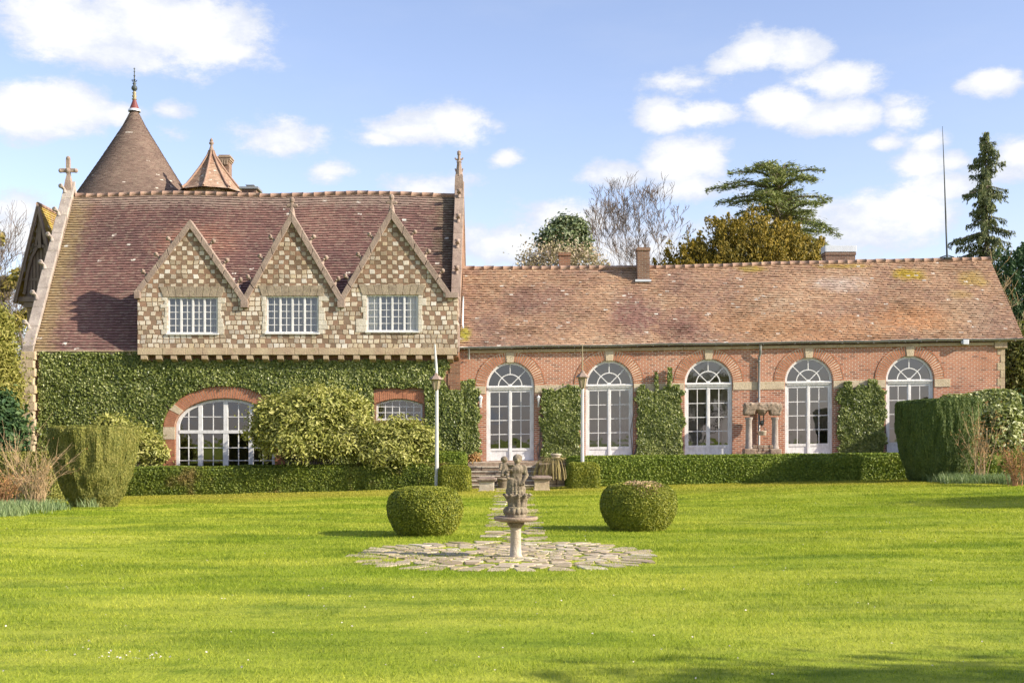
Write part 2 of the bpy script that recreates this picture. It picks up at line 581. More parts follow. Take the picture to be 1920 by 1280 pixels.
def checker_mat():
    """squares of pale stone and of thin red bricks set chequerwise, loosely laid"""
    m, g, b = new_mat('chequered_stone_and_brick', .92, .15)
    u, z, p = wall_uv(g)
    wob = g.vm('SUBTRACT', g.noise(p, 2.2, 3.0, .5, 1), (.5, .5, .5))
    wx_, wy_, wz_ = g.sep(wob)
    upper = g.step(z, 6.9, 7.6)
    v = g.m('DIVIDE', g.m('ADD', z, g.m('MULTIPLY', wz_, .12)), .172)
    r = g.m('FLOOR', v)
    rowr = g.white(g.xyz(r, 3.0, 0.0))
    u0 = g.m('ADD', g.m('ADD', g.m('DIVIDE', u, .212), g.m('MULTIPLY', wx_, .9)),
             g.m('MULTIPLY', g.m('SUBTRACT', rowr, .5), g.m('SUBTRACT', .9, g.m('MULTIPLY', upper, .6))))
    c = g.m('FLOOR', u0)
    r1 = g.white(g.xyz(c, r, 1.0))
    r2 = g.white(g.xyz(c, r, 2.0))
    r3 = g.white(g.xyz(c, r, 3.0))
    chk = g.m('MODULO', g.m('ABSOLUTE', g.m('ADD', c, r)), 2.0)
    flip = g.m('LESS_THAN', r1, g.m('SUBTRACT', .46, g.m('MULTIPLY', upper, .38)))
    stone = g.m('MAXIMUM', chk, flip)
    fu, fv = g.m('FRACT', u0), g.m('FRACT', v)
    e = g.m('MINIMUM', g.m('MINIMUM', fu, g.m('SUBTRACT', 1.0, fu)), g.m('MINIMUM', fv, g.m('SUBTRACT', 1.0, fv)))
    e = g.m('ADD', e, g.m('MULTIPLY', g.m('SUBTRACT', g.noise(p, 14.0, 3.0), .5), .16))
    solid = g.step(e, .04, .13)
    sc = g.ramp(r2, [(0, (.33, .27, .20)), (.25, (.55, .47, .365)), (.5, (.68, .63, .55)), (.7, (.55, .455, .32)), (.85, (.41, .36, .305)), (1, (.76, .73, .67))])
    mott = g.noise(p, 20.0, 6.0, .75)
    sc = g.mix(.75, sc, g.mix(mott, (.25, .22, .19), (1.65, 1.62, 1.58)), 'MULTIPLY')
    sc = g.mix(g.m('MULTIPLY', g.step(g.noise(p, 5.0, 5.0, .7), .58, .70), .28), sc, (.52, .42, .20))
    thin = g.m('FRACT', g.m('MULTIPLY', fv, 4.0))
    bm = g.step(g.m('MINIMUM', thin, g.m('SUBTRACT', 1.0, thin)), .08, .22)
    bc = g.mix(r3, (.25, .13, .085), (.14, .09, .062))
    bc = g.mix(.6, bc, g.mix(g.noise(p, 24.0, 4.0), (.4, .4, .4), (1.5, 1.5, 1.5)), 'MULTIPLY')
    bc = g.mix(bm, (.44, .34, .24), bc)
    cc = g.mix(stone, bc, sc)
    cc = g.mix(g.m('MULTIPLY', g.m('SUBTRACT', 1.0, solid), stone), cc, (.20, .13, .08))
    cc = g.mix(g.m('MULTIPLY', g.step(g.m('ADD', g.noise(p, 1.4, 4.0), g.m('MULTIPLY', upper, .10)), .50, .72), .5), cc,
               g.mix(1.0, cc, (.46, .40, .34), 'MULTIPLY'))
    g.put(b.inputs['Base Color'], cc)
    bump(g, b, g.m('ADD', g.m('MULTIPLY', solid, stone), g.m('MULTIPLY', mott, .5)), .7, .02)
    return m


def px_blob(g, p, x, z, rx, rz, soft=.4, amp=.5):
    px_, py_, pz_ = g.sep(p)
    d = g.vm('LENGTH', g.xyz(g.m('DIVIDE', g.m('SUBTRACT', px_, x), rx), 0.0, g.m('DIVIDE', g.m('SUBTRACT', pz_, z), rz)), out=1)
    d = g.m('ADD', d, g.m('MULTIPLY', g.m('SUBTRACT', g.noise(p, 2.4, 5.0, .7), .5), amp * 2))
    return g.step(d, 1.0, 1.0 - soft)


def main_patches(g, p):
    x, y, z = g.sep(p)
    n = g.noise(p, 3.0, 6.0, .7)
    left = g.m('MULTIPLY', g.step(g.m('ADD', x, g.m('MULTIPLY', n, 1.8)), -15.9, -16.9), .75)
    ridge = g.m('MULTIPLY', g.step(g.m('ADD', z, g.m('MULTIPLY', n, 1.5)), 11.8, 12.2), .5)
    right = g.m('MULTIPLY', g.step(g.m('ADD', x, g.m('MULTIPLY', n, 2.6)), -2.2, -1.3), .5)
    warm = g.m('MULTIPLY', px_blob(g, p, -12.6, 9.6, 2.4, 1.3, .8), .55)
    drk = g.m('MULTIPLY', px_blob(g, p, -16.2, 10.6, .8, 2.2, .8, .25), .4)
    return [((.36, .17, .11), warm), ((.10, .065, .06), drk), ((.31, .23, .11), left), ((.32, .25, .20), ridge), ((.11, .10, .05), right)]


def wing_patches(g, p):
    x, y, z = g.sep(p)
    n = g.noise(p, 2.6, 6.0, .7)
    out = []
    for (cx, cz, rx, rz, c, a) in [(15.8, 8.3, 1.0, .35, (.42, .30, .03), .95), (9.6, 8.6, .8, .22, (.40, .30, .05), .8), (13.2, 8.7, 1.6, .14, (.38, .27, .04), .7),
                                   (18.2, 8.1, .8, .5, (.42, .30, .06), .6), (17.5, 7.4, .6, .25, (.42, .28, .06), .5), (12.9, 7.9, 1.5, .5, (.50, .45, .43), .45),
                                   (-1.8, 5.75, .35, .42, (.38, .37, .04), .9),
                                   (4.7, 6.6, 1.3, 1.4, (.19, .085, .085), .75), (6.4, 6.2, 1.6, .9, (.21, .10, .095), .6), (.8, 7.2, 2.0, .9, (.20, .11, .10), .5),
                                   (11.5, 5.9, 4.5, .9, (.47, .245, .115), .55), (8.5, 6.2, 2.0, .8, (.46, .26, .14), .5), (15.6, 6.4, 2.6, .8, (.52, .24, .10), .55),
                                   (17.4, 6.6, 1.5, 1.2, (.45, .33, .22), .45)]:
        out.append((c, g.m('MULTIPLY', px_blob(g, p, cx, cz, rx, rz, .7, .7), a)))
    return out


MT = {}
MT['brick'] = brick_mat('orange_brick', (.47, .19, .105), (.37, .145, .085), (.66, .56, .45), stain=.30, shear=.0155)
MT['brick_old'] = brick_mat('old_brown_brick', (.33, .15, .085), (.24, .12, .075), (.36, .29, .21), stain=.6)
MT['brick_pink'] = brick_mat('chimney_brick', (.26, .15, .10), (.19, .11, .08), (.30, .25, .2), stain=.5)
MT['voussoir'] = stone_mat('arch_brick', (.50, .225, .125), (.40, .165, .095), 6.0, None, .6)
MT['mortar'] = stone_mat('lime_mortar', (.80, .70, .56), (.68, .57, .44), 3.0, None, .3)
MT['cream'] = stone_mat('cream_limestone', (.60, .50, .36), (.48, .39, .27), 2.4, (.42, .33, .19), .45)
MT['band'] = stone_mat('weathered_band_stone', (.52, .42, .28), (.40, .29, .20), 2.0, (.36, .31, .17), .55)
MT['coping'] = stone_mat('grey_coping_stone', (.37, .285, .235), (.25, .185, .15), 2.2, (.42, .34, .26), .6)
MT['coping_pale'] = stone_mat('pale_coping_stone', (.44, .38, .33), (.30, .25, .22), 2.2, (.52, .46, .36), .6)
MT['lintel'] = stone_mat('lintel_stone', (.42, .34, .25), (.24, .19, .14), 4.0, (.40, .36, .22), .8)
MT['jamb'] = stone_mat('whitish_jamb_stone', (.66, .61, .52), (.52, .46, .37), 3.0, (.50, .45, .30), .5)
MT['rubble'] = stone_mat('rubble_stone', (.40, .31, .23), (.24, .17, .12), 5.0, (.50, .43, .33), .8)
MT['moss'] = stone_mat('mossy_garden_stone', (.30, .245, .175), (.15, .12, .085), 6.0, (.42, .37, .23), .85)
MT['column'] = stone_mat('pale_column_stone', (.56, .50, .40), (.42, .35, .27), 4.0, (.36, .31, .2), .5)
MT['flag'] = stone_mat('flagstone', (.52, .43, .34), (.33, .26, .19), 2.2, (.34, .33, .12), .8)
MT['check'] = checker_mat()


def flag_mat():
    m, g, b = new_mat('flagstone', .9, .15)
    ge = g.nt.nodes.new('ShaderNodeNewGeometry')
    p = ge.outputs['Position']
    c = g.ramp(ge.outputs['Random Per Island'], [(0, (.27, .21, .145)), (.3, (.42, .34, .25)), (.6, (.50, .42, .32)), (.85, (.34, .28, .21)), (1, (.58, .52, .42))])
    n = g.noise(p, 9.0, 6.0, .7)
    c = g.mix(.8, c, g.mix(n, (.3, .28, .25), (1.55, 1.52, 1.45)), 'MULTIPLY')
    c = g.mix(g.m('MULTIPLY', g.step(g.noise(p, 3.5, 5.0, .7), .52, .66), .6), c, (.26, .25, .07))
    g.put(b.inputs['Base Color'], c)
    bump(g, b, n, .6, .02)
    return m


MT['flag'] = flag_mat()
MT['tile'] = tile_mat('purple_brown_roof_tile', [(.110, .064, .060), (.155, .085, .076), (.20, .107, .090), (.25, .138, .110)], .20, .007, main_patches)
MT['tile_wing'] = tile_mat('mixed_orange_roof_tile', [(.22, .135, .11), (.35, .21, .145), (.44, .27, .165), (.52, .37, .25)], .30, .018, wing_patches)
MT['tile_cone'] = tile_mat('brown_tower_tile', [(.13, .092, .076), (.185, .13, .104), (.23, .16, .125), (.28, .20, .155)], .15, .01)
MT['tile_turret'] = tile_mat('rusty_turret_tile', [(.27, .16, .10), (.36, .22, .15), (.42, .29, .21), (.46, .36, .28)], .4, .05)
MT['tile_yellow'] = tile_mat('lichened_tile', [(.30, .18, .09), (.42, .30, .07), (.50, .36, .06), (.40, .24, .14)], .3, .02)
MT['ridge'] = stone_mat('ridge_tile', (.36, .24, .18), (.27, .17, .13), 3.0, (.46, .38, .24), .6)
MT['paint'] = paint_mat()
MT['glass'] = glass_mat('window_glass', .12)
MT['glass_up'] = glass_mat('upper_window_glass', .10)
MT['plaster'] = plain('pale_interior_plaster', (.72, .67, .60), .9, .1, 0, .12, .8)
MT['curtain'] = plain('grey_curtain', (.33, .305, .31), .9, .1, 0, .25, 2.0)
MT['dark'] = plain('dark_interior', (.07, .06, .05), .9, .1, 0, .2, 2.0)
MT['floor'] = plain('interior_floor', (.22, .16, .11), .6, .3, 0, .2, 2.0)
MT['zinc'] = plain('zinc', (.30, .30, .29), .45, .4, .5, .25, 5.0)
MT['zinc_pale'] = plain('pale_zinc', (.60, .62, .66), .5, .4, .3, .15, 5.0)
MT['iron'] = plain('dark_iron', (.05, .06, .06), .5, .4, .4, .3, 8.0)
MT['verdigris'] = plain('weathered_lead', (.07, .085, .09), .6, .4, .3, .4, 8.0)
MT['red'] = plain('red_finial_glaze', (.17, .045, .04), .5, .4, 0, .3, 4.0)
MT['timber'] = plain('weathered_oak', (.25, .19, .16), .9, .15, 0, .4, 5.0)
MT['infill'] = plain('timber_infill_plaster', (.36, .28, .23), .9, .1, 0, .25, 3.0)
MT['greywood'] = plain('grey_painted_post', (.52, .52, .51), .7, .25, 0, .3, 5.0)
MT['brass'] = plain('old_brass_lantern', (.30, .25, .15), .55, .4, .3, .3, 8.0)
MT['terracotta'] = plain('pale_terracotta', (.50, .42, .32), .85, .2, 0, .3, 8.0)
MT['wood_dark'] = plain('dark_eaves_board', (.10, .07, .055), .9, .1, 0, .3, 3.0)
MT['bark'] = plain('grey_bark', (.18, .15, .125), .95, .1, 0, .4, 6.0)
MT['twig'] = plain('bare_twig', (.17, .135, .115), .95, .1, 0, .35, 3.0)
MT['twig_warm'] = plain('straw_twig', (.42, .30, .17), .9, .15, 0, .35, 5.0)
MT['twig_rust'] = plain('rusty_twig', (.34, .19, .10), .9, .15, 0, .35, 5.0)

MT['edge'] = plain('course_shadow_edge', (.055, .04, .036), .95, .1, 0, .3, 6.0)  # dark lower tile edges, painting in the shadow line under each course
MT['edge_pale'] = plain('wing_tile_edge', (.17, .105, .075), .95, .1, 0, .3, 6.0)  # milder painted shadow line for the wing, tower and turret tiles

L = leaf_mat
MT['ivy'] = L('ivy_leaf', [(0.054, 0.079, 0.016), (0.127, 0.163, 0.029), (0.230, 0.260, 0.060), (0.460, 0.472, 0.205)], .42, .5, .18, None, .9)
MT['ivy_edge'] = L('young_ivy_leaf', [(.06, .09, .02), (.12, .16, .03), (.20, .24, .06), (.26, .28, .09)], .45, .45, .2)
MT['box'] = L('box_leaf', [(0.097, 0.123, 0.014), (0.179, 0.207, 0.020), (0.275, 0.282, 0.030), (0.385, 0.364, 0.048)], .55, .35, .2)
MT['hedge'] = L('hedge_leaf', [(0.065, 0.098, 0.013), (0.111, 0.150, 0.017), (0.169, 0.208, 0.023), (0.247, 0.260, 0.039)], .55, .35, .2, ((.24, .165, .055), .52, .66, .5))
MT['hedge_light'] = L('light_hedge_leaf', [(0.077, 0.119, 0.014), (0.140, 0.196, 0.020), (0.210, 0.266, 0.028), (0.308, 0.336, 0.056)], .55, .35, .2)
MT['yew'] = L('yew_leaf', [(0.091, 0.111, 0.021), (0.169, 0.182, 0.035), (0.260, 0.247, 0.052), (0.364, 0.325, 0.098)], .6, .3, .15, None, 2.0)
MT['yew_dark'] = L('dark_yew_leaf', [(0.050, 0.082, 0.022), (0.082, 0.126, 0.029), (0.126, 0.172, 0.036), (0.216, 0.244, 0.064)], .6, .3, .15, None, 2.0)
MT['rhodo'] = L('pale_shrub_leaf', [(0.172, 0.192, 0.037), (0.283, 0.290, 0.062), (0.394, 0.382, 0.105), (0.530, 0.493, 0.197)], .5, .4, .25)
MT['laurel'] = L('pale_laurel_leaf', [(0.099, 0.127, 0.033), (0.209, 0.242, 0.066), (0.330, 0.352, 0.132), (0.462, 0.462, 0.231)], .45, .5, .2)
MT['golden'] = L('golden_yew_leaf', [(.065, .065, .011), (.15, .12, .014), (.27, .19, .02), (.36, .25, .03)], .6, .25, .2, None, .5)
MT['cedar'] = L('cedar_needle', [(0.079, 0.110, 0.044), (0.142, 0.173, 0.057), (0.220, 0.244, 0.079), (0.315, 0.315, 0.125)], .7, .2, .15)
MT['spruce'] = L('spruce_needle', [(0.056, 0.075, 0.040), (0.106, 0.131, 0.062), (0.163, 0.181, 0.075), (0.225, 0.231, 0.100)], .7, .2, .15)
MT['evergreen'] = L('dark_evergreen_leaf', [(0.019, 0.052, 0.021), (0.039, 0.085, 0.029), (0.065, 0.117, 0.039), (0.104, 0.156, 0.052)], .6, .3, .15)
MT['olive'] = L('olive_leaf', [(.07, .085, .02), (.13, .14, .03), (.19, .19, .05), (.26, .24, .09)], .6, .3, .2)
MT['limey'] = L('yellow_green_conifer', [(0.115, 0.127, 0.023), (0.207, 0.207, 0.040), (0.310, 0.287, 0.069), (0.414, 0.368, 0.115)], .6, .3, .25)
MT['holly'] = L('holly_leaf', [(0.068, 0.101, 0.047), (0.121, 0.162, 0.068), (0.203, 0.243, 0.108), (0.324, 0.338, 0.203)], .45, .5, .15)
MT['bloom'] = L('pale_blossom', [(.34, .27, .20), (.46, .36, .28), (.42, .36, .20), (.60, .52, .45)], .7, .2, .2)
MT['mistletoe'] = L('mistletoe_leaf', [(.16, .15, .035), (.24, .21, .05), (.30, .24, .07), (.36, .27, .10)], .7, .2, .2)
MT['budleaf'] = L('rusty_bud', [(.30, .15, .06), (.40, .20, .08), (.36, .24, .10), (.48, .28, .13)], .7, .2, .2)
MT['daff'] = L('daffodil_leaf', [(.10, .16, .06), (.16, .22, .085), (.22, .28, .115), (.30, .34, .16)], .55, .3, .2)
MT['strawgrass'] = L('straw_grass', [(.30, .27, .08), (.38, .30, .12), (.42, .34, .16), (.34, .24, .12)], .7, .2, .2)


def lawn_color(g, p):
    x, y, z = g.sep(p)
    n1 = g.noise(g.vm('MULTIPLY', p, (.35, 1.0, 1.0)), .55, 5.0, .6)
    n2 = g.noise(p, 3.0, 4.0, .6)
    n3 = g.noise(g.vm('MULTIPLY', p, (.12, .8, 1.0)), .8, 3.0, .5)
    c = g.mix(g.step(n1, .3, .7), (.215, .285, .022), (.375, .405, .052))
    c = g.mix(g.m('MULTIPLY', g.step(n2, .5, .75), .5), c, (.11, .185, .012))
    c = g.mix(g.m('MULTIPLY', g.step(n3, .5, .75), .35), c, (.42, .42, .07))
    dry = g.m('MULTIPLY', g.step(g.m('ADD', y, g.m('MULTIPLY', g.m('SUBTRACT', g.noise(g.vm('MULTIPLY', p, (.2, 1, 1)), 1.1, 4.0), .5), 6.0)), 34.5, 39.5), .65)
    c = g.mix(1.0, c, g.ramp(g.noise(g.vm('MULTIPLY', p, (.25, 1.1, 1)), 1.3, 5.0, .65), [(.30, (.50, .62, .55)), (.5, (1.0, 1.0, 1.0)), (.72, (1.22, 1.16, 1.4))]), 'MULTIPLY')
    c = g.mix(dry, c, (.36, .31, .055))
    return c


def lawn_mat():
    m, g, b = new_mat('lawn_soil_and_grass', .85, .1)
    p = g.pos()
    c = lawn_color(g, p)
    fine = g.noise(g.vm('MULTIPLY', p, (1, .5, 1)), 30.0, 5.0, .7)
    c = g.mix(.6, c, g.mix(fine, (.35, .4, .3), (1.35, 1.3, 1.2)), 'MULTIPLY')
    g.put(b.inputs['Base Color'], c)
    bump(g, b, g.m('ADD', fine, g.noise(p, 6.0, 4.0)), .5, .05)
    return m


def blade_mat():
    m, g, b = new_mat('grass_blade', .6, .12)
    ge = g.nt.nodes.new('ShaderNodeNewGeometry')
    c = lawn_color(g, ge.outputs['Position'])
    r = ge.outputs['Random Per Island']
    c = g.mix(.7, c, g.ramp(r, [(0, (.42, .52, .4)), (.5, (1.0, 1.0, 1.0)), (.88, (1.5, 1.38, 1.3)), (1, (2.0, 1.65, 3.0))]), 'MULTIPLY')
    g.put(b.inputs['Base Color'], c)
    tr = g.n('ShaderNodeBsdfTranslucent', {'Color': g.mix(1.0, c, (1.2, 1.3, .8), 'MULTIPLY')})
    ms = g.n('ShaderNodeMixShader', {0: .35, 1: b.outputs[0], 2: tr.outputs[0]})
    m.node_tree.links.new(ms.outputs[0], m.node_tree.nodes['Material Output'].inputs[0])
    return m


MT['lawn'] = lawn_mat()
MT['blade'] = blade_mat()

# ------------------------------------------------------------------ building helpers
def arch_pts(o, n=22, grow=0.0):
    hw, rise = o['hw'] + grow, o.get('rise', 0)
    if o.get('seg'):
        xs = np.linspace(-hw, hw, n)
        return [(o['xc'] + x, o['zs'] + grow * .0 + rise * (1 - (x / hw) ** 2) + grow) for x in xs]
    if rise <= 0:
        return [(o['xc'] - hw, o['zs'] + grow), (o['xc'] + hw, o['zs'] + grow)]
    return [(o['xc'] - hw * math.cos(t), o['zs'] + (rise + grow) * math.sin(t)) for t in np.linspace(0, PI, n)]


def wall_front(m, x0, x1, z0, top, Y, ops, depth, mi=0, rmi=None):
    """front sheet of a wall with openings and their reveals; top is a polyline [(x,z)...]"""
    tx, tz = [p[0] for p in top], [p[1] for p in top]
    zt = lambda x: float(np.interp(x, tx, tz))
    br = sorted(set([x0, x1] + [x for x in tx if x0 < x < x1] + [v for o in ops for v in (o['xc'] - o['hw'], o['xc'] + o['hw'])]))
    for a, b in zip(br[:-1], br[1:]):
        mid = (a + b) / 2
        o = next((o for o in ops if abs(mid - o['xc']) < o['hw']), None)
        if o is None:
            m.add([(a, Y, z0), (b, Y, z0), (b, Y, zt(b)), (a, Y, zt(a))], [(0, 1, 2, 3)], mi)
            continue
        if o['sill'] > z0:
            m.add([(a, Y, z0), (b, Y, z0), (b, Y, o['sill']), (a, Y, o['sill'])], [(0, 1, 2, 3)], mi)
        ap = arch_pts(o)
        ax, az_ = [p[0] for p in ap], [p[1] for p in ap]
        xs = sorted(set([a, b] + [x for x in ax if a < x < b]))
        lo = [(x, Y, float(np.interp(x, ax, az_))) for x in xs]
        hi = [(x, Y, zt(x)) for x in xs]
        m.strip(lo, hi, mi)
    for o in ops:
        ap = arch_pts(o)
        path = [(o['xc'] - o['hw'], o['sill'])] + ap + [(o['xc'] + o['hw'], o['sill'])]
        m.strip([(x, Y, z) for x, z in path], [(x, Y + depth, z) for x, z in path], rmi if rmi is not None else mi)
        m.add([(o['xc'] - o['hw'], Y, o['sill']), (o['xc'] + o['hw'], Y, o['sill']), (o['xc'] + o['hw'], Y + depth, o['sill']), (o['xc'] - o['hw'], Y + depth, o['sill'])],
              [(0, 1, 2, 3)], rmi if rmi is not None else mi)


def prismx(m, poly, x0, x1, mi=0):
    n = len(poly)
    V = [(x0, y, z) for y, z in poly] + [(x1, y, z) for y, z in poly]
    F = [tuple(range(n)), tuple(range(2 * n - 1, n - 1, -1))] + [(i, i + n, (i + 1) % n + n, (i + 1) % n) for i in range(n)]
    return m.add(V, F, mi)


def arc_bar(m, xc, zc, rx0, rz0, rx1, rz1, y0, y1, a0=0.0, a1=PI, n=22, mi=0):
    """curved bar of rectangular section in the wall plane"""
    t = np.linspace(a0, a1, n)
    inn = [(xc - rx0 * math.cos(k), zc + rz0 * math.sin(k)) for k in t]
    out = [(xc - rx1 * math.cos(k), zc + rz1 * math.sin(k)) for k in t]
    f = lambda pts, y: [(x, y, z) for x, z in pts]
    m.strip(f(inn, y0), f(out, y0), mi)
    m.strip(f(inn, y0), f(inn, y1), mi)
    m.strip(f(out, y0), f(out, y1), mi)
    m.strip(f(inn, y1), f(out, y1), mi)


def bar(m, p, q, w, y0, y1, mi=0):
    """straight bar between two (x,z) points in the wall plane"""
    d = np.array(q) - np.array(p)
    d = d / np.linalg.norm(d)
    n = np.array([-d[1], d[0]]) * w / 2
    m.prism([tuple(np.array(p) - n), tuple(np.array(q) - n), tuple(np.array(q) + n), tuple(np.array(p) + n)], y0, y1, mi)


def voussoirs(m, xc, zc, ri, ro, y0, y1, n, a0=0.0, a1=PI, gap=.14, skip=None, rng=None, mi=0):
    for k in range(n):
        t0 = a0 + (a1 - a0) * (k + gap / 2) / n
        t1 = a0 + (a1 - a0) * (k + 1 - gap / 2) / n
        if skip and skip(.5 * (t0 + t1)):
            continue
        j = (rng.random() - .5) * .012 if rng is not None else 0
        f = lambda r, t: (xc - r[0] * math.cos(t), zc + r[1] * math.sin(t))
        m.prism([f(ri, t0), f(ri, t1), f(ro, t1), f(ro, t0)][::-1], y0 + j, y1, mi)


def tile_roof(m, E, R, x0, x1, nc, tw, rng, lift=.028, jit=.012, mi=0, wave=0.0):
    for i in range(nc):
        off = (i % 2) * .5 * tw
        xs = np.arange(x0 - off, x1 + tw, tw)
        a, b = np.clip(xs[:-1], x0, x1), np.clip(xs[1:], x0, x1)
        k = b - a > 1e-3
        cid = np.arange(len(a))[k]
        a, b = a[k], b[k]
        n = len(a)
        t0, t1 = i / nc, min(1.0, (i + 1.12) / nc)
        e0, e1, r0, r1 = E(a), E(b), R(a), R(b)
        nrm = np.cross(np.array([1., 0, 0]), r0 - e0)
        nrm /= np.linalg.norm(nrm, axis=1, keepdims=True)
        tt0 = t0 + (rng.random(n) - .5) * .22 / nc
        if wave:
            q = np.stack([a * .8, np.full(n, i * .13), np.zeros(n)], 1)
            tt0 = tt0 + (fbm(q, 1.0, 5) - .5) * wave / nc
        lf = (lift + (rng.random(n) - .4) * jit)[:, None]
        tl = ((rng.random(n) - .5) * jit)[:, None]
        p0 = e0 + (r0 - e0) * tt0[:, None] + nrm * (lf + tl)
        p1 = e1 + (r1 - e1) * tt0[:, None] + nrm * (lf - tl)
        p2 = e1 + (r1 - e1) * t1 + nrm * .004
        p3 = e0 + (r0 - e0) * t1 + nrm * .004
        q0, q1 = p0 - nrm * (lf + .012), p1 - nrm * (lf + .012)
        V = np.stack([p0, p1, p2, p3, q0, q1], 1).reshape(-1, 3)
        base = np.arange(n) * 6
        F = np.concatenate([np.stack([base, base + 1, base + 2, base + 3], 1), np.stack([base + 4, base + 5, base + 1, base], 1)])
        uv = np.zeros((n, 4, 2))
        uv[:, :, 0] = (cid + .5)[:, None]
        uv[:, :, 1] = i + .5
        m.add(V, F[:n], mi, uv.reshape(-1, 2))
        m.n -= len(V)
        m.V.pop()
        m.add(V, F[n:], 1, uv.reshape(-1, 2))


def cone_tiles(m, c, prof, nc, n0, rng, mi=0, poly=0, lift=.03, jit=.012):
    """tiles round a cone or a many-sided spire; prof: list of (height fraction, radius), height taken from c=(x,y,z0,h)"""
    cx, cy, z0, h = c
    fs, rs = [p[0] for p in prof], [p[1] for p in prof]

    def pt(a, t, ex):
        r = np.interp(t, fs, rs) + ex
        if poly:
            w = 2 * PI / poly
            aa = (a % w) - w / 2
            r = r * math.cos(w / 2) / np.cos(aa)
        return np.stack([cx + r * np.cos(a), cy + r * np.sin(a), np.full_like(a, z0) + h * t], -1)
    for i in range(nc):
        t0, t1 = i / nc, min(1.0, (i + 1.1) / nc)
        r = float(np.interp(t0, fs, rs))
        n = max(8, int(n0 * r / max(rs)))
        if poly:
            n = max(poly * 3, n // poly * poly)
        ph = 0 if poly else (i % 2) * .5 / n * 2 * PI
        a = np.arange(n) / n * 2 * PI + ph
        b = a + 2 * PI / n
        b2 = b - (1e-4 if poly else 0)
        lf = lift + (rng.random(n) - .4) * jit
        tt = np.full(n, t0) + (rng.random(n) - .5) * .15 / nc
        p0, p1, p2, p3 = pt(a, tt, lf), pt(b2, tt, lf), pt(b2, np.full(n, t1), .004), pt(a, np.full(n, t1), .004)
        q0, q1 = pt(a, tt, -.01), pt(b2, tt, -.01)
        V = np.stack([p0, p1, p2, p3, q0, q1], 1).reshape(-1, 3)
        base = np.arange(n) * 6
        F = np.concatenate([np.stack([base, base + 1, base + 2, base + 3], 1), np.stack([base + 4, base + 5, base + 1, base], 1)])
        uv = np.zeros((n, 4, 2))
        uv[:, :, 0] = (np.arange(n) + .5)[:, None]
        uv[:, :, 1] = i + .5
        m.add(V, F[:n], mi, uv.reshape(-1, 2))
        m.n -= len(V)
        m.V.pop()
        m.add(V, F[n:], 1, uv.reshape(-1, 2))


def ridge_row(m, A, B, step, r, mi=0, rng=None, fn=None):
    A, B = np.array(A, float), np.array(B, float)
    n = max(1, int(np.linalg.norm(B - A) / step))
    for k in range(n):
        p, q = A + (B - A) * k / n, A + (B - A) * (k + 1.04) / n
        if fn:
            p[2], q[2] = fn(p[0]), fn(q[0])
        j = (rng.random() - .5) * .025 if rng is not None else 0
        p[2] += j
        q[2] += j
        e = q - (q - p) * .12
        m.tube([p, e, e + (q - p) * .01, q], [r, r * .99, r * 1.05, r * 1.05], 8, mi)


def crocket(m, p, d, s=1.0, mi=0):
    """curled stone hook rising from p, leaning towards d (x, y)"""
    p = np.array(p, float)
    dv = np.array([d[0], d[1], 0.0])
    up = np.array([0, 0, 1.0])
    pts = [p - up * .05 * s, p + up * .10 * s + dv * .05 * s, p + up * .20 * s + dv * .12 * s, p + up * .25 * s + dv * .20 * s, p + up * .20 * s + dv * .26 * s]
    m.tube(pts, [.085 * s, .06 * s, .05 * s, .06 * s, .04 * s], 6, mi)
    m.ball(p + up * .22 * s + dv * .20 * s, .105 * s, 7, 5, mi)
    for q in (-1, 1):
        m.ball(p + up * .14 * s + dv * .10 * s + np.array([-d[1], d[0], 0]) * .07 * s * q, .06 * s, 6, 5, mi, (1, 1, .8))
        m.ball(p + up * .26 * s + dv * .20 * s + np.array([-d[1], d[0], 0]) * .08 * s * q, .055 * s, 6, 5, mi)


# ------------------------------------------------------------------ the old house with three stone gables
R_ = np.random.default_rng(7)
Y0, YR = 45.0, 49.1
ZE, ZR = 5.10, 11.76
house = empty('manor_house', (-10, 46, -.1), 'old stone house with three chequered stone gables above an ivy wall', 'house')
SL = (ZR - ZE) / (YR - Y0)

m = M()
AW = dict(xc=-10.76, hw=1.86, zs=2.24, rise=1.06, sill=.5)
SW = dict(xc=-4.23, hw=.87, zs=3.08, rise=.2, seg=True, sill=2.48)
wall_front(m, -17.85, -1.95, -.4, [(-17.85, 5.05), (-1.95, 5.05)], Y0, [AW, SW], .28)
m.add([(-1.95, Y0, -.4), (-1.95, 53.2, -.4), (-1.95, 53.2, 5.05), (-1.95, Y0, 5.05)], [(0, 1, 2, 3)])
m.add([(-18.3, 53.2, -.4), (-1.95, 53.2, -.4), (-1.95, 53.2, 5.05), (-18.3, 53.2, 5.05)], [(0, 1, 2, 3)])
m.obj('wall', MT['brick_old'], house)

# gable end walls with raised stone copings
def gable_end(x0, x1, mat_wall, mat_cop, front, zoff=0.0):
    w = M()
    prismx(w, [(Y0 + .012, -.4), (53.5, -.4), (53.5, ZE - .1), (YR, ZR + .05), (front, ZE - .1 - (Y0 - front) * .2), (front, 4.85), (Y0 + .012, 4.7)], x0 + .03, x1 - .03)
    gw = w.obj('gable_wall', mat_wall, house)
    c = M()
    dy, dz = YR - front, ZR + .42 - ZE
    nseg = 9
    for k in range(nseg):
        t0, t1 = k / nseg + .002, (k + 1) / nseg - .002
        pts = [(front + dy * t0, ZE - .12 + dz * t0), (front + dy * t1, ZE - .12 + dz * t1), (front + dy * t1, ZE + .16 + dz * t1), (front + dy * t0, ZE + .16 + dz * t0)]
        j = (R_.random() - .5) * .02
        prismx(c, pts, x0 + j, x1 + j)
    prismx(c, [(YR, ZR + .1), (53.8, ZE - .1), (53.8, ZE + .2), (YR, ZR + .4)], x0, x1)
    return gw, c.obj('gable_coping', mat_cop, house, bevel=.02)

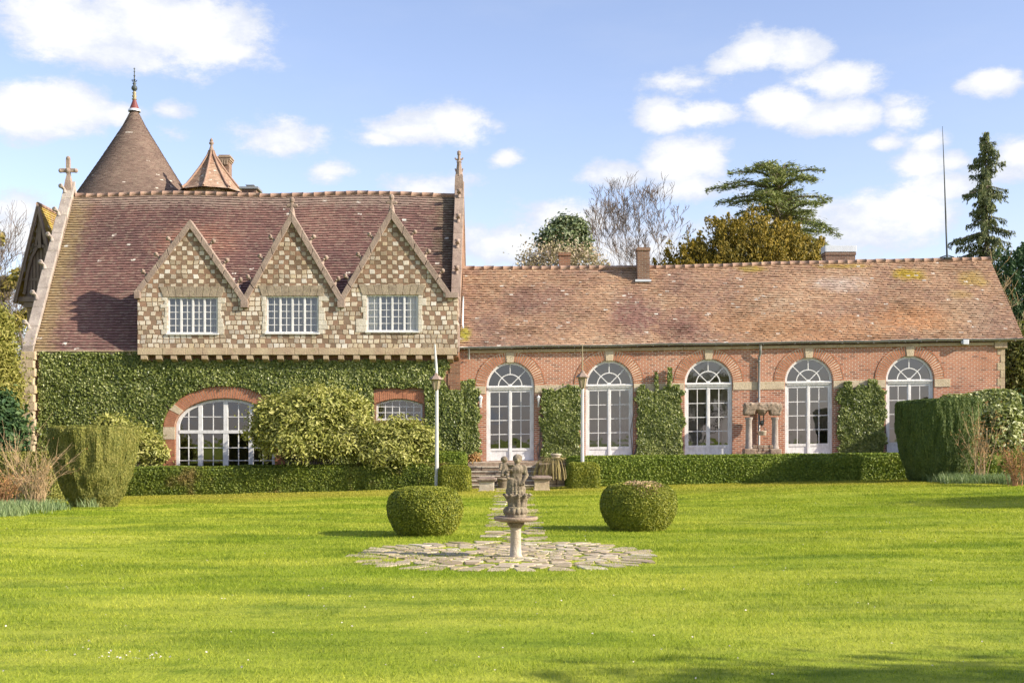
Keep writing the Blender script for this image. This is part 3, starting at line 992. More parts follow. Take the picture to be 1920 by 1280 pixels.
gl, cl = gable_end(-18.28, -17.86, MT['rubble'], MT['coping_pale'], 44.75)
gr, cr_ = gable_end(-2.34, -1.96, MT['brick_old'], MT['coping'], 44.75)
for k, t in enumerate((.10, .27, .45, .62, .78, .93)):
    q = M()
    crocket(q, (-18.17, 44.75 + 4.35 * t, ZE + .16 + (ZR + .42 - ZE) * t), (-.75, -.5), .95)
    q.obj('crocket', MT['coping_pale'], cl, smooth=True)
for k, t in enumerate((.42, .58, .74, .90)):
    q = M()
    crocket(q, (-2.15, 44.75 + 4.35 * t, ZE + .16 + (ZR + .42 - ZE) * t), (.1, -.8), .9)
    q.obj('crocket', MT['coping'], cr_, smooth=True)
# stone cross on the left gable
q = M()
q.lathe([(.27, -.55), (.24, -.2), (.16, .25), (.10, .48), (.085, .62)], (-18.10, YR - .1, ZR + .3), 4, 0, PI / 4)
X, Z = -18.12, 12.74
q.box(X - .075, X + .075, YR - .17, YR - .03, ZR + .85, 13.2)
q.box(X - .29, X + .29, YR - .165, YR - .035, Z - .07, Z + .08)
for (a, b) in ((X - .31, Z), (X + .31, Z), (X, 13.24)):
    q.ball((a, YR - .1, b), .095, 8, 6)
q.ball((X, YR - .1, Z), .13, 8, 6)
q.obj('gable_cross', MT['coping'], house)
# pinnacle on the right gable
q = M()
q.lathe([(.26, -.6), (.25, .1), (.22, .5), (.20, .6)], (-2.16, YR - .1, ZR + .2), 4, 0, PI / 4)
q.lathe([(.17, .55), (.15, .62), (.10, .95), (.085, 1.1), (.12, 1.12), (.07, 1.18), (.055, 1.42), (.05, 1.5), (.10, 1.53), (.03, 1.6)], (-2.16, YR - .1, ZR + .2), 8)
q.ball((-2.16, YR - .1, 13.42), .085, 8, 6)
for s in (-1, 1):
    q.tube([(-2.16, YR - .1, 13.16), (-2.16 + s * .12, YR - .1, 13.2), (-2.16 + s * .17, YR - .1, 13.26)], [.05, .04, .03], 5)
    q.tube([(-2.16, YR - .1, 12.75), (-2.16 + s * .13, YR - .1, 12.72), (-2.16 + s * .16, YR - .1, 12.82)], [.05, .04, .03], 5)
q.obj('pinnacle', MT['coping'], house)

# roof
m = M()
E = lambda x: np.stack([x, np.full_like(x, Y0 - .1), np.full_like(x, ZE - .02)], 1)
R = lambda x: np.stack([x, np.full_like(x, YR), ZR + .05 * np.sin(x * .8)], 1)
tile_roof(m, E, R, -17.87, -2.33, 60, .165, R_, .040, .009)
m.add([(-17.87, YR, ZR), (-2.33, YR, ZR), (-2.33, 53.6, ZE), (-17.87, 53.6, ZE)], [(0, 1, 2, 3)], 0)
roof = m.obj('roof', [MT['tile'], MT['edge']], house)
m = M()
ridge_row(m, (-17.85, YR, ZR), (-2.35, YR, ZR), .44, .10, rng=R_, fn=lambda x: ZR + .03 + .05 * math.sin(x * .8))
m.obj('ridge_tiles', MT['ridge'], roof, smooth=True)
m = M()
m.box(-17.86, -13.95, 44.93, 45.08, 4.92, 5.05)
m.box(-17.86, -13.95, 44.86, 45.0, 5.055, 5.10)
m.obj('eaves_course', MT['band'], house)
# corner quoins left
m = M()
for k in range(17):
    z = -.3 + k * .315
    w = .34 if k % 2 else .40
    m.box(-18.30, -18.30 + w + .12, 44.70, 45.2, z, z + .307)
m.obj('corner_quoins', MT['band'], house, bevel=.015)
m = M()
for k in range(10):
    z = .2 + k * .45
    m.box(-2.40 + (.07 if k % 2 else 0), -1.94, 44.975, 45.15, z, z + .436)
m.obj('corner_quoins', MT['brick_old'], house)

# upper chequered wall with its three gables
YD = 44.65
px = lambda x, y: (wx(x, YD), wz(y, YD))
KN = [px(258, 556), px(357, 428), px(459, 572), px(547, 416), px(640, 572), px(734, 410), px(838, 556), px(858, 556)]
DW = []
for (xa, xb, ya, yb) in ((314, 408, 557, 626), (499, 597, 555, 625), (687, 784, 553, 622)):
    a, b = px(xa, ya), px(xb, yb)
    DW.append(dict(xc=(a[0] + b[0]) / 2, hw=(b[0] - a[0]) / 2, zs=a[1], rise=0, sill=b[1]))
m = M()
wall_front(m, KN[0][0], KN[-1][0], 5.17, KN, YD, DW, .16)
m.add([(KN[0][0], YD, 5.0), (KN[0][0], 46.4, 5.0), (KN[0][0], 46.4, KN[0][1]), (KN[0][0], YD, KN[0][1])], [(0, 1, 2, 3)])
m.add([(KN[-1][0], YD, 4.9), (KN[-1][0], 46.4, 4.9), (KN[-1][0], 46.4, KN[-1][1]), (KN[-1][0], YD, KN[-1][1])], [(0, 1, 2, 3)])
m.obj('upper_wall', MT['check'], house)
m = M()
for i in range(3):
    ia = 2 * i
    K, A, V = KN[ia], KN[ia + 1], KN[ia + 2]
    m.add([(A[0], YD + .02, A[1] - .75), (A[0], 48.2, A[1] - .75), (K[0], 46.6, K[1] - .1), (K[0], YD + .02, K[1] - .1)], [(0, 1, 2, 3)])
    m.add([(A[0], YD + .02, A[1] - .75), (A[0], 48.2, A[1] - .75), (V[0], 46.6, V[1] - .1), (V[0], YD + .02, V[1] - .1)], [(0, 1, 2, 3)])
m.obj('gable_roofs', MT['tile'], house)
# jetty course and corbels
m = M()
x = KN[0][0]
while x < KN[-1][0] - .05:
    w = min(.55 + R_.random() * .5, KN[-1][0] - x)
    m.box(x, x + w - .008, YD - .03 - R_.random() * .01, 45.05, 4.915, 5.168)
    x += w
jet = m.obj('jetty_course', MT['band'], house, bevel=.01)
x = KN[0][0] + .12
while x < KN[-1][0] - .1:
    m = M()
    w = .19 + R_.random() * .05
    prismx(m, [(YD - .01, 4.91), (45.02, 4.91), (45.02, 4.62), (YD + .12, 4.70), (YD - .01, 4.76)], x, x + w)
    m.obj('corbel', MT['band'], jet)
    x += .575 + (R_.random() - .5) * .05

for i, o in enumerate(DW):
    ia = 2 * i
    K, A, V = [np.array(p) for p in KN[ia:ia + 3]]
    up = .195
    dl, dr = (A - K) / np.linalg.norm(A - K), (V - A) / np.linalg.norm(V - A)
    nl, nr = np.array([-dl[1], dl[0]]), np.array([-dr[1], dr[0]])
    apex = A + np.array([0, up / max(.2, nl[1])])
    m = M()
    nb = 5
    for (P, Q, P2, Q2) in ((K, A, K + nl * up, apex), (A, V, apex, V + nr * up)):
        for k in range(nb):
            t0, t1 = k / nb + .004, (k + 1) / nb - .004
            if (k == nb - 1 and Q is A): t1 = 1
            if (k == 0 and P is A): t0 = 0
            j = (R_.random() - .5) * .016
            m.prism([tuple(P + (Q - P) * t0 - (0, .02)), tuple(P + (Q - P) * t1 - (0, .02)), tuple(P2 + (Q2 - P2) * t1), tuple(P2 + (Q2 - P2) * t0)], YD - .10 + j, YD + .26)
    if i == 0:
        m.box(K[0] - .10, K[0] + .12, YD - .13, YD + .28, K[1] - .08, K[1] + .2)
    if i == 2:
        m.box(V[0] - .06, V[0] + .42, YD - .12, YD + .28, V[1] - .06, V[1] + .15)
    else:
        m.box(V[0] - .14, V[0] + .14, YD - .125, YD + .28, V[1] - .1, V[1] + .13)
    cop = m.obj('gable_coping', MT['coping'], house, bevel=.012)
    for s, (P, Q, nn) in ((-1, (K, A, nl)), (1, (A, V, nr))):
        for t in (.25, .50, .73) if s < 0 else (.27, .52, .77):
            c = P + (Q - P) * t + nn * up
            q = M()
            crocket(q, (c[0], YD + .05, c[1]), (.9 * s, -.15), .85)
            q.obj('crocket', MT['coping'], cop, smooth=True)
    if i:
        q = M()
        q.lathe([(.13, -.22), (.10, 0), (.075, .12), (.06, .34)], (apex[0], YD + .06, apex[1]), 6)
        q.box(apex[0] - .15, apex[0] + .15, YD + .01, YD + .11, apex[1] + .18, apex[1] + .27)
        for sx in (-1, 1):
            q.ball((apex[0] + sx * .16, YD + .06, apex[1] + .225), .06, 7, 5)
        q.ball((apex[0], YD + .06, apex[1] + .42), .10, 8, 6, 0, (1, 1, 1.25))
        q.obj('finial', MT['coping'], cop)
    # lintel stones, jamb stones, sill
    q = M()
    xa, xb = o['xc'] - o['hw'] - .16, o['xc'] + o['hw'] + .16
    n = 9
    for k in range(n):
        t0, t1 = k / n, (k + 1) / n
        lean = lambda t: (t - .5) * .28
        x0, x1 = xa + (xb - xa) * t0 + .008, xa + (xb - xa) * t1 - .008
        q.prism([(x0, o['zs'] + .003), (x1, o['zs'] + .003), (x1 + lean(t1), o['zs'] + .36 + R_.random() * .05), (x0 + lean(t0), o['zs'] + .36 + R_.random() * .05)], YD - .018 - R_.random() * .006, YD + .14)
    q.obj('lintel', MT['lintel'], house, bevel=.008)
    for s in (-1, 1):
        q = M()
        z = o['sill'] - .02
        while z < o['zs'] - .02:
            h = min(.13 + R_.random() * .14, o['zs'] - z)
            w = .10 + R_.random() ** 1.5 * .30
            xi = o['xc'] + s * (o['hw'] + .003)
            q.box(min(xi, xi + s * w), max(xi, xi + s * w), YD - .010 - R_.random() * .006, YD + .15, z + .003, z + h - .003)
            z += h
        q.obj('jamb_stones', MT['jamb'], house, bevel=.012)
    f = M()
    x0, x1, z0, z1 = o['xc'] - o['hw'] + .003, o['xc'] + o['hw'] - .003, o['sill'] + .003, o['zs'] - .003
    ya, yb = YD + .06, YD + .13
    f.box(x0, x0 + .06, ya, yb, z0, z1)
    f.box(x1 - .06, x1, ya, yb, z0, z1)
    f.box(x0 + .06, x1 - .06, ya, yb, z0, z0 + .07)
    f.box(x0 + .06, x1 - .06, ya, yb, z1 - .05, z1)
    f.box(x0 - .05, x1 + .05, YD - .06, YD + .06, z0 - .035, z0 + .02)
    wdt = (x1 - x0 - .12) / 4
    for k in range(4):
        xl = x0 + .06 + wdt * k
        if k:
            f.box(xl - .035, xl + .035, ya - .006, yb - .004, z0 + .07, z1 - .05)
        f.box(xl + wdt / 2 - .011, xl + wdt / 2 + .011, ya + .02, yb - .01, z0 + .07, z1 - .05)
    for k in range(1, 5):
        z = z0 + .07 + (z1 - z0 - .12) * k / 5
        f.box(x0 + .06, x1 - .06, ya + .022, yb - .012, z - .011, z + .011)
    fr = f.obj('casement_window', MT['paint'], house)
    p = M()
    p.add([(x0 + .06, yb - .03, z0 + .07), (x1 - .06, yb - .03, z0 + .07), (x1 - .06, yb - .03, z1 - .05), (x0 + .06, yb - .03, z1 - .05)], [(0, 1, 2, 3)])
    p.obj('pane', MT['glass_up'], fr)
    p = M()
    n = 60
    amp = .035
    span = (x0, x1)
    xs = np.linspace(span[0] - .05, span[1] + .05, n)
    A_ = [(x, YD + .33 + amp * math.sin(x * 38), z0 - .05) for x in xs]
    B_ = [(x, YD + .33 + amp * math.sin(x * 38), z1 + .05) for x in xs]
    p.strip(A_, B_)
    p.obj('curtain', MT['curtain'], fr)
    if i == 2:
        for (a, b) in ((x0, x0 + .42), (x1 - .42, x1)):
            p = M()
            xs = np.linspace(a, b, 26)
            p.strip([(x, YD + .22 + .025 * math.sin(x * 45), z0) for x in xs], [(x, YD + .22 + .025 * math.sin(x * 45), z1 + .03) for x in xs])
            p.obj('white_curtain', MT['plaster'], fr)

# low arched window with brick arch
m = M()
inn, out = (AW['hw'] + .02, AW['rise'] + .02), (AW['hw'] + .43, AW['rise'] + .45)
stone_at = lambda t: abs(t - .52) < .085 or abs(t - (PI - .52)) < .085
arc_bar(m, AW['xc'], AW['zs'], inn[0], inn[1], out[0], out[1], Y0 - .02, Y0 + .1, n=40, mi=1)
voussoirs(m, AW['xc'], AW['zs'], inn, out, Y0 - .045, Y0 + .05, 64, gap=.28, skip=stone_at, rng=R_)
for tc in (.52, PI - .52):
    voussoirs(m, AW['xc'], AW['zs'], inn, (out[0] + .05, out[1] + .05), Y0 - .06, Y0 + .05, 1, tc - .08, tc + .08, gap=.02, mi=2)
for s in (-1, 1):
    xi = AW['xc'] + s * (AW['hw'] + .01)
    xo = xi + s * .44
    m.box(min(xi, xo), max(xi, xo), Y0 - .055, Y0 + .05, 1.78, AW['zs'] - .006, 2)
    for k in range(18):
        z = .4 + k * .0765
        m.box(min(xi, xo), max(xi, xo), Y0 - .035 - R_.random() * .012, Y0 + .05, z, z + .066, 0)
m.obj('brick_arch', [MT['voussoir'], MT['mortar'], MT['cream']], house)
f = M()
xc, hw, zs, rise = AW['xc'], AW['hw'], AW['zs'], AW['rise']
ya, yb = Y0 + .10, Y0 + .19
arc_bar(f, xc, zs, hw - .12, rise - .11, hw - .004, rise - .004, ya, yb, n=34)
f.box(xc - hw + .004, xc - hw + .12, ya, yb, .5, zs)
f.box(xc + hw - .12, xc + hw - .004, ya, yb, .5, zs)
zt = 2.05
f.box(xc - hw + .12, xc + hw - .12, ya - .02, yb + .004, zt - .05, zt + .07)
ztop = lambda x: zs + (rise - .09) * math.sqrt(max(0, 1 - ((x - xc) / (hw - .1)) ** 2))
for dxm, w in ((-.95, .09), (0.0, .10), (.95, .09)):
    f.box(xc + dxm - w, xc + dxm + w, ya - .008, yb + .002, .5, zt - .05)
    f.box(xc + dxm - w * .8, xc + dxm + w * .8, ya - .008, yb + .002, zt + .07, ztop(xc + dxm))
for dxm in (-1.40, -.475, .475, 1.40):
    f.box(xc + dxm - .014, xc + dxm + .014, ya + .02, yb - .02, .5, ztop(xc + dxm))
for z in (2.62, 1.46, .98):
    hwz = (hw - .1) * (math.sqrt(max(0, 1 - ((z - zs) / (rise - .09)) ** 2)) if z > zs else 1)
    f.box(xc - hwz, xc + hwz, ya + .022, yb - .022, z - .014, z + .014)
fr = f.obj('arched_window', MT['paint'], house)
p = M()
ap = [(x, Y0 + .145, z) for x, z in arch_pts(dict(xc=xc, hw=hw - .03, zs=zs, rise=rise - .03), 30)]
p.add([(xc - hw + .03, Y0 + .145, .5)] + ap + [(xc + hw - .03, Y0 + .145, .5)], [tuple(range(len(ap) + 2))])
p.obj('pane', MT['glass'], fr)
# small segmental window
m = M()
n = 26
for k in range(n):
    t0, t1 = -1 + 2 * (k + .07) / n, -1 + 2 * (k + .93) / n
    z_in = lambda t: SW['zs'] + .02 + SW['rise'] * (1 - t * t)
    z_out = lambda t: SW['zs'] + .42 + SW['rise'] * .7 * (1 - t * t)
    j = R_.random() * .012
    m.prism([(SW['xc'] + .93 * t0, z_in(t0)), (SW['xc'] + .93 * t1, z_in(t1)), (SW['xc'] + .96 * t1, z_out(t1)), (SW['xc'] + .96 * t0, z_out(t0))], Y0 - .04 - j, Y0 + .05, 0)
xs = np.linspace(-1, 1, 14)
m.strip([(SW['xc'] + .95 * t, Y0 - .02, SW['zs'] + .02 + SW['rise'] * (1 - t * t)) for t in xs], [(SW['xc'] + .95 * t, Y0 - .02, SW['zs'] + .42 + SW['rise'] * .7 * (1 - t * t)) for t in xs], 1)
m.obj('brick_arch', [MT['voussoir'], MT['mortar']], house)
f = M()
xc, hw = SW['xc'], SW['hw']
seg = lambda x: SW['zs'] + SW['rise'] * (1 - ((x - xc) / hw) ** 2)
xs = np.linspace(xc - hw + .004, xc + hw - .004, 16)
for (ya_, off0, off1) in ((ya, .004, .07),):
    for a, b in zip(xs[:-1], xs[1:]):
        f.prism([(a, seg(a) - off1), (b, seg(b) - off1), (b, seg(b) - off0), (a, seg(a) - off0)], ya, yb)
f.box(xc - hw + .004, xc - hw + .07, ya + .002, yb - .002, 2.49, 3.08)
f.box(xc + hw - .07, xc + hw - .004, ya + .002, yb - .002, 2.49, 3.08)
f.box(xc - hw + .004, xc + hw - .004, ya - .02, yb + .01, 2.483, 2.56)
for k in range(1, 6):
    x = xc - hw + .07 + (2 * hw - .14) * k / 6
    f.box(x - .013, x + .013, ya + .02, yb - .02, 2.56, seg(x) - .07)
for z in (2.78, 3.0):
    f.box(xc - hw + .07, xc + hw - .07, ya + .022, yb - .022, z - .013, z + .013)
fr = f.obj('segmental_window', MT['paint'], house)
p = M()
pts = [(x, Y0 + .145, seg(x) - .02) for x in xs]
p.add([(xs[0], Y0 + .145, 2.5)] + pts + [(xs[-1], Y0 + .145, 2.5)], [tuple(range(len(pts) + 2))])
p.obj('pane', MT['glass'], fr)
# rooms behind the lower windows
m = M()
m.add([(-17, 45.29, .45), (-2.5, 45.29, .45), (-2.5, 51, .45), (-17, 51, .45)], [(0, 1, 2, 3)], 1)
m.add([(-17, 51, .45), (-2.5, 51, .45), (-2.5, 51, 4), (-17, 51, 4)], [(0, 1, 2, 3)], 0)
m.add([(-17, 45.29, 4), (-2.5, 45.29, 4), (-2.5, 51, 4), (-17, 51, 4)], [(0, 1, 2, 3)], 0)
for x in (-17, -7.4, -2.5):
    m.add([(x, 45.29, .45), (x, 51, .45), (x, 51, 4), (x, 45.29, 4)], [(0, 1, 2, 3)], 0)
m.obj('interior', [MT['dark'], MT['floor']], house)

# ------------------------------------------------------------------ the long brick wing with five arched glazed doors
YW = 45.2
SH = .0155
sh = lambda V: np.column_stack([V[:, 0], V[:, 1], V[:, 2] + SH * V[:, 0]])
wing = empty('brick_wing', (8.5, 46.5, .9), 'long low red brick wing with five white arched glazed doors', 'house wing')
DX = [-.07, 3.666, 7.403, 11.18, 14.986]
OPS = [dict(xc=x, hw=.90, zs=3.78, rise=.90, sill=.965) for x in DX]
m = M()
wall_front(m, -1.95, 18.55, -.2, [(-1.95, 5.16), (18.55, 5.16)], YW, OPS, .26)
m.add([(18.55, YW, -.2), (18.55, 51.2, -.2), (18.55, 51.2, 5.16), (18.55, 48.2, 8.6), (18.55, YW, 5.16)], [(0, 1, 2, 3, 4)])
m.add([(-1.95, 51.2, -.2), (18.55, 51.2, -.2), (18.55, 51.2, 5.16), (-1.95, 51.2, 5.16)], [(0, 1, 2, 3)])
m.shift(sh).obj('wall', MT['brick'], wing)
# right end quoins
m = M()
for k in range(14):
    z = .9 + k * .29
    w = .28 if k % 2 else .16
    m.box(18.555 - w, 18.565, YW - .012, YW + .3, z, z + .283)
m.shift(sh).obj('corner_quoins', MT['band'], wing, bevel=.01)
# cornice and string band
m = M()
x = -1.6
while x < 18.1:
    w = min(1.2 + R_.random() * .9, 18.15 - x)
    m.box(x, x + w - .008, YW - .06, YW + .05, 5.03, 5.15)
    x += w
m.box(18.15, 18.62, YW - .10, YW + .05, 4.92, 5.22)
m.shift(sh).obj('cornice', MT['band'], wing, bevel=.01)
m = M()
ends = [(-1.9, DX[0] - .92)] + [(DX[i] + .92, DX[i + 1] - .92) for i in range(4)] + [(DX[4] + .92, DX[4] + 1.52)]
for a, b in ends:
    n = max(1, int((b - a) / .8))
    for k in range(n):
        m.box(a + (b - a) * k / n + .003, a + (b - a) * (k + 1) / n - .003, YW - .025, YW + .05, 3.50, 3.80)
    m.shift(sh).obj('string_band', MT['cream'], wing, bevel=.008)
    m = M()
m = M()
m.box(-1.95, 19.0, YW - .15, YW + .02, 5.17, 5.185)
m.box(-1.95, 19.0, YW + .003, YW + .05, 5.165, 5.30)
m.shift(sh).obj('eaves_board', MT['wood_dark'], wing)

# roof
pxr = np.array([(862, 504), (1000, 504), (1200, 503), (1300, 501), (1400, 498), (1450, 495.5), (1650, 491), (1860, 487), (1960, 486)])
YWR = 48.2
rX, rZ = (pxr[:, 0] - CX) * YWR / FPX, CAMZ + (HY - pxr[:, 1]) * YWR / FPX
rz = lambda x: np.interp(x, rX, rZ)
ez = lambda x: 5.25 + SH * x + .012 * np.sin(np.asarray(x) * 1.3)
E = lambda x: np.stack([x, np.full_like(x, YW - .17), ez(x)], 1)
R = lambda x: np.stack([x, np.full_like(x, YWR), rz(x)], 1)
m = M()
tile_roof(m, E, R, -1.96, 19.2, 44, .155, R_, .036, .018, wave=.9)
m.add([(-1.96, YWR, rz(-1.96)), (19.2, YWR, rz(19.2)), (19.2, 51.4, 5.4), (-1.96, 51.4, 5.2)], [(0, 1, 2, 3)])
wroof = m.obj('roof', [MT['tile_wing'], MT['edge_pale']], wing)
m = M()
ridge_row(m, (-1.9, YWR, 0), (19.2, YWR, 0), .38, .095, rng=R_, fn=lambda x: float(rz(x)) + .02)
m.obj('ridge_tiles', MT['ridge'], wroof, smooth=True)
m = M()
xs = np.linspace(-1.96, 19.18, 40)
rr = []
for a in np.linspace(PI, 2 * PI, 7):
    rr.append([(x, YW - .19 + .07 * math.cos(a), float(ez(x)) + .01 + .075 * math.sin(a)) for x in xs])
for A_, B_ in zip(rr[:-1], rr[1:]):
    m.strip(A_, B_)
m.tube(rr[0], .014, 5)
for k in range(36):
    x = -1.8 + k * .59
    m.box(x, x + .02, YW - .27, YW - .01, float(ez(x)) - .075, float(ez(x)) - .06)
gut = m.obj('gutter', MT['zinc'], wing, smooth=True)
# downpipe beside the stone frame and short one in the corner
m = M()
xp = wx(1425, YW - .1)
m.tube([(xp, YW - .19, ez(xp) - .06), (xp, YW - .19, 5.25), (xp + .01, YW - .14, 5.0), (xp - .03, YW - .07, 4.85), (xp - .03, YW - .07, .9)], .048, 8)
for z in (4.7, 3.3, 2.0):
    m.tube([(xp - .03, YW - .07, z), (xp - .03, YW - .07, z + .05)], .062, 8)
m.obj('downpipe', MT['zinc'], wing, smooth=True)
m = M()
m.tube([(-1.62, YW - .26, ez(-1.6) - .05), (-1.62, YW - .26, 4.95), (-1.62, YW - .1, 4.8)], .04, 7)
m.obj('downpipe', MT['zinc'], wing, smooth=True)
# long pipe down the side of the stone gable
m = M()
m.tube([(-1.86, 45.6, 7.2), (-1.86, 45.5, 6.9), (-1.86, 45.25, 6.1), (-1.84, 45.2, 5.95)], .035, 6)
m.obj('lead_pipe', MT['zinc_pale'], house, smooth=True)
# floodlight under the eaves
m = M()
xf = wx(1810, YW - .2)
m.box(xf - .11, xf + .11, YW - .28, YW - .12, 5.06 + SH * xf, 5.24 + SH * xf)
m.box(xf - .03, xf + .03, YW - .12, YW + .01, 5.12 + SH * xf, 5.18 + SH * xf)
m.box(xf - .16, xf - .12, YW - .26, YW - .16, 5.08 + SH * xf, 5.2 + SH * xf)
m.obj('floodlight', MT['zinc_pale'], wing, bevel=.015)

for i, o in enumerate(OPS):
    xc = o['xc']
    m = M()
    arc_bar(m, xc, 3.78, .93, .93, 1.285, 1.285, YW - .006, YW + .03, n=40, mi=1)
    voussoirs(m, xc, 3.78, (.925, .925), (1.265, 1.265), YW - .02, YW + .03, 38, gap=.34, skip=lambda t: abs(t - PI / 2) < .12, rng=R_)
    voussoirs(m, xc, 3.78, (1.285, 1.285), (1.325, 1.325), YW - .018, YW + .03, 40, gap=.10, skip=lambda t: abs(t - PI / 2) < .12, rng=R_)
    m.shift(sh).obj('brick_arch', [MT['voussoir'], MT['mortar']], wing)
    m = M()
    m.prism([(xc - .125, 4.665), (xc + .125, 4.665), (xc + .165, 5.027), (xc - .165, 5.027)], YW - .05, YW + .03)
    m.shift(sh).obj('keystone', MT['cream'], wing, bevel=.008)
    f = M()
    ya, yb = YW + .07, YW + .16
    arc_bar(f, xc, 3.78, .815, .815, .893, .893, ya, yb, n=30)
    f.box(xc - .893, xc - .81, ya, yb, .97, 3.78)
    f.box(xc + .81, xc + .893, ya, yb, .97, 3.78)
    f.box(xc - .81, xc + .81, ya - .03, yb + .002, 3.655, 3.775)
    f.box(xc - .87, xc + .87, ya - .06, ya - .031, 3.72, 3.765)
    fr = f.shift(sh).obj('french_door', MT['paint'], wing)
    q = M()
    for a in (PI / 4, 3 * PI / 4):
        bar(q, (xc - .04 * math.cos(a), 3.785 + .04 * math.sin(a)), (xc - .82 * math.cos(a), 3.78 + .82 * math.sin(a)), .032, ya + .025, yb - .02)
    bar(q, (xc, 3.78 + .44), (xc, 3.78 + .82), .032, ya + .027, yb - .022)
    arc_bar(q, xc, 3.78, .425, .425, .462, .462, ya + .022, yb - .018, n=20)
    arc_bar(q, xc, 3.78, .0, .0, .08, .08, ya + .018, yb - .014, n=10)
    q.box(xc - .81, xc + .81, ya + .02, yb - .01, 3.776, 3.80)
    q.shift(sh).obj('fanlight', MT['paint'], fr)
    for s in (-1, 1):
        d = M()
        xa, xb = (xc - .808, xc - .006) if s < 0 else (xc + .006, xc + .808)
        y2, y3 = ya + .02, yb - .01
        d.box(xa, xa + .065, y2, y3, .98, 3.65)
        d.box(xb - .065, xb, y2, y3, .98, 3.65)
        d.box(xa + .065, xb - .065, y2, y3, 3.55, 3.65)
        d.box(xa + .065, xb - .065, y2, y3, .98, 1.06)
        d.box(xa + .065, xb - .065, y2, y3, 1.345, 1.44)
        d.box(xa + .065, xb - .065, y2 + .022, y3 - .012, 1.06, 1.345)
        xm = (xa + xb) / 2
        d.box(xm - .014, xm + .014, y2 + .012, y3 - .012, 1.44, 3.55)
        for k in range(1, 4):
            z = 1.44 + 2.11 * k / 4
            d.box(xa + .065, xb - .065, y2 + .014, y3 - .014, z - .014, z + .014)
        if s < 0:
            d.box(xb - .03, xb + .04, y2 - .02, y2 - .001, .98, 3.65)
        dl_ = d.shift(sh).obj('door_leaf', MT['paint'], fr)
    p = M()
    ap = [(x, yb - .045, z) for x, z in arch_pts(dict(xc=xc, hw=.86, zs=3.78, rise=.86), 24)]
    p.add([(xc - .86, yb - .045, 1.40)] + ap + [(xc + .86, yb - .045, 1.40)], [tuple(range(len(ap) + 2))])
    p.shift(sh).obj('pane', MT['glass'], fr)
# rooms behind the doors
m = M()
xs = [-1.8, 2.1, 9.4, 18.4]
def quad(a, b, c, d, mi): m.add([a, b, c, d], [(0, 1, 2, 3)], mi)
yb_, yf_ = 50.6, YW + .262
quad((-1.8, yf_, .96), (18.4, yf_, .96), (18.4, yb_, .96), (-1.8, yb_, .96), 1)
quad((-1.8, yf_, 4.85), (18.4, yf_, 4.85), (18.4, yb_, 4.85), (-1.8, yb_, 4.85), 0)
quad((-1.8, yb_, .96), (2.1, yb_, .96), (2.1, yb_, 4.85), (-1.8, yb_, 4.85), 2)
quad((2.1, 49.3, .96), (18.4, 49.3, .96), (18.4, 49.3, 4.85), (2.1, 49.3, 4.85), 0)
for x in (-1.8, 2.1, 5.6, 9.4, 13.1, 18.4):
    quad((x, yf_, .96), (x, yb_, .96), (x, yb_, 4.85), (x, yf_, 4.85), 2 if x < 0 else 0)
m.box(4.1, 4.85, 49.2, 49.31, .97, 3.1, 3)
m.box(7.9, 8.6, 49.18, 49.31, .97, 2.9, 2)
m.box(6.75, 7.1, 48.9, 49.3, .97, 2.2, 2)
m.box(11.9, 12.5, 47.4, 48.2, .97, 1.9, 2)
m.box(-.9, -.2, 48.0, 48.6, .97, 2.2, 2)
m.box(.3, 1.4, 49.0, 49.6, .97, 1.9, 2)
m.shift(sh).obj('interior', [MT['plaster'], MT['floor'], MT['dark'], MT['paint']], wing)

# chimneys on the wing
def chimney(x0, x1, y0, y1, z0, z1, mat, cap=None, name='chimney', parent=None):
    m = M()
    m.box(x0, x1, y0, y1, z0, z1 - .12)
    m.box(x0 - .03, x1 + .03, y0 - .03, y1 + .03, z1 - .12, z1 - .02)
    m.box(x0 - .005, x1 + .005, y0 - .005, y1 + .005, z1 - .02, z1)
    c = m.obj(name, mat, parent)
    return c
ch = chimney(wx(1195, 47.6), wx(1218, 47.6), 47.55, 48.1, 7.7, wz(464, 47.6), MT['brick_pink'], parent=wing)
m = M()
m.box(wx(1191, 47.5), wx(1221, 47.5), 47.46, 47.6, wz(528, 47.5), wz(524, 47.5))
m.obj('lead_flashing', MT['zinc_pale'], ch)
chimney(wx(1048, 50), wx(1069, 50), 49.8, 50.3, 6.5, wz(475, 50), MT['brick_old'], parent=wing)
ch = chimney(wx(1546, 50), wx(1601, 50), 49.8, 50.4, 6.5, wz(474, 50), MT['brick_pink'], parent=wing)
m = M()
m.box(wx(1545, 50) - .02, wx(1602, 50) + .02, 49.76, 50.44, wz(474, 50) + .004, wz(462, 50))
m.obj('metal_cap', MT['zinc_pale'], ch, bevel=.01)

# ------------------------------------------------------------------ tower, turret, timber gable behind
YT = 58.0
TX, TZT = wx(252, YT), wz(205, YT)
tower = empty('round_tower', (TX, YT, 0), 'round tower with tall brown tiled cone roof and iron finial', 'tower')
m = M()
zb = wz(395, YT)
m.lathe([(2.72, -.1), (2.72, zb + .1)], (TX, YT, 0), 40)
m.obj('wall', MT['rubble'], tower, smooth=True)
m = M()
cone_tiles(m, (TX, YT, zb - .35, TZT - zb + .3), [(0, 3.28), (.05, 3.10), (.12, 2.86), (.5, 1.62), (.85, .52), (1, .14)], 84, 120, R_)
m.lathe([(3.25, zb - .36), (2.0, zb - .2)], (TX, YT, 0), 40)
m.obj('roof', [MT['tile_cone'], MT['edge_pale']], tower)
m = M()
m.lathe([(.30, -.12), (.28, -.02), (.2, .02)], (TX, YT, TZT), 20)
m.obj('zinc_collar', MT['zinc_pale'], tower, smooth=True)
m = M()
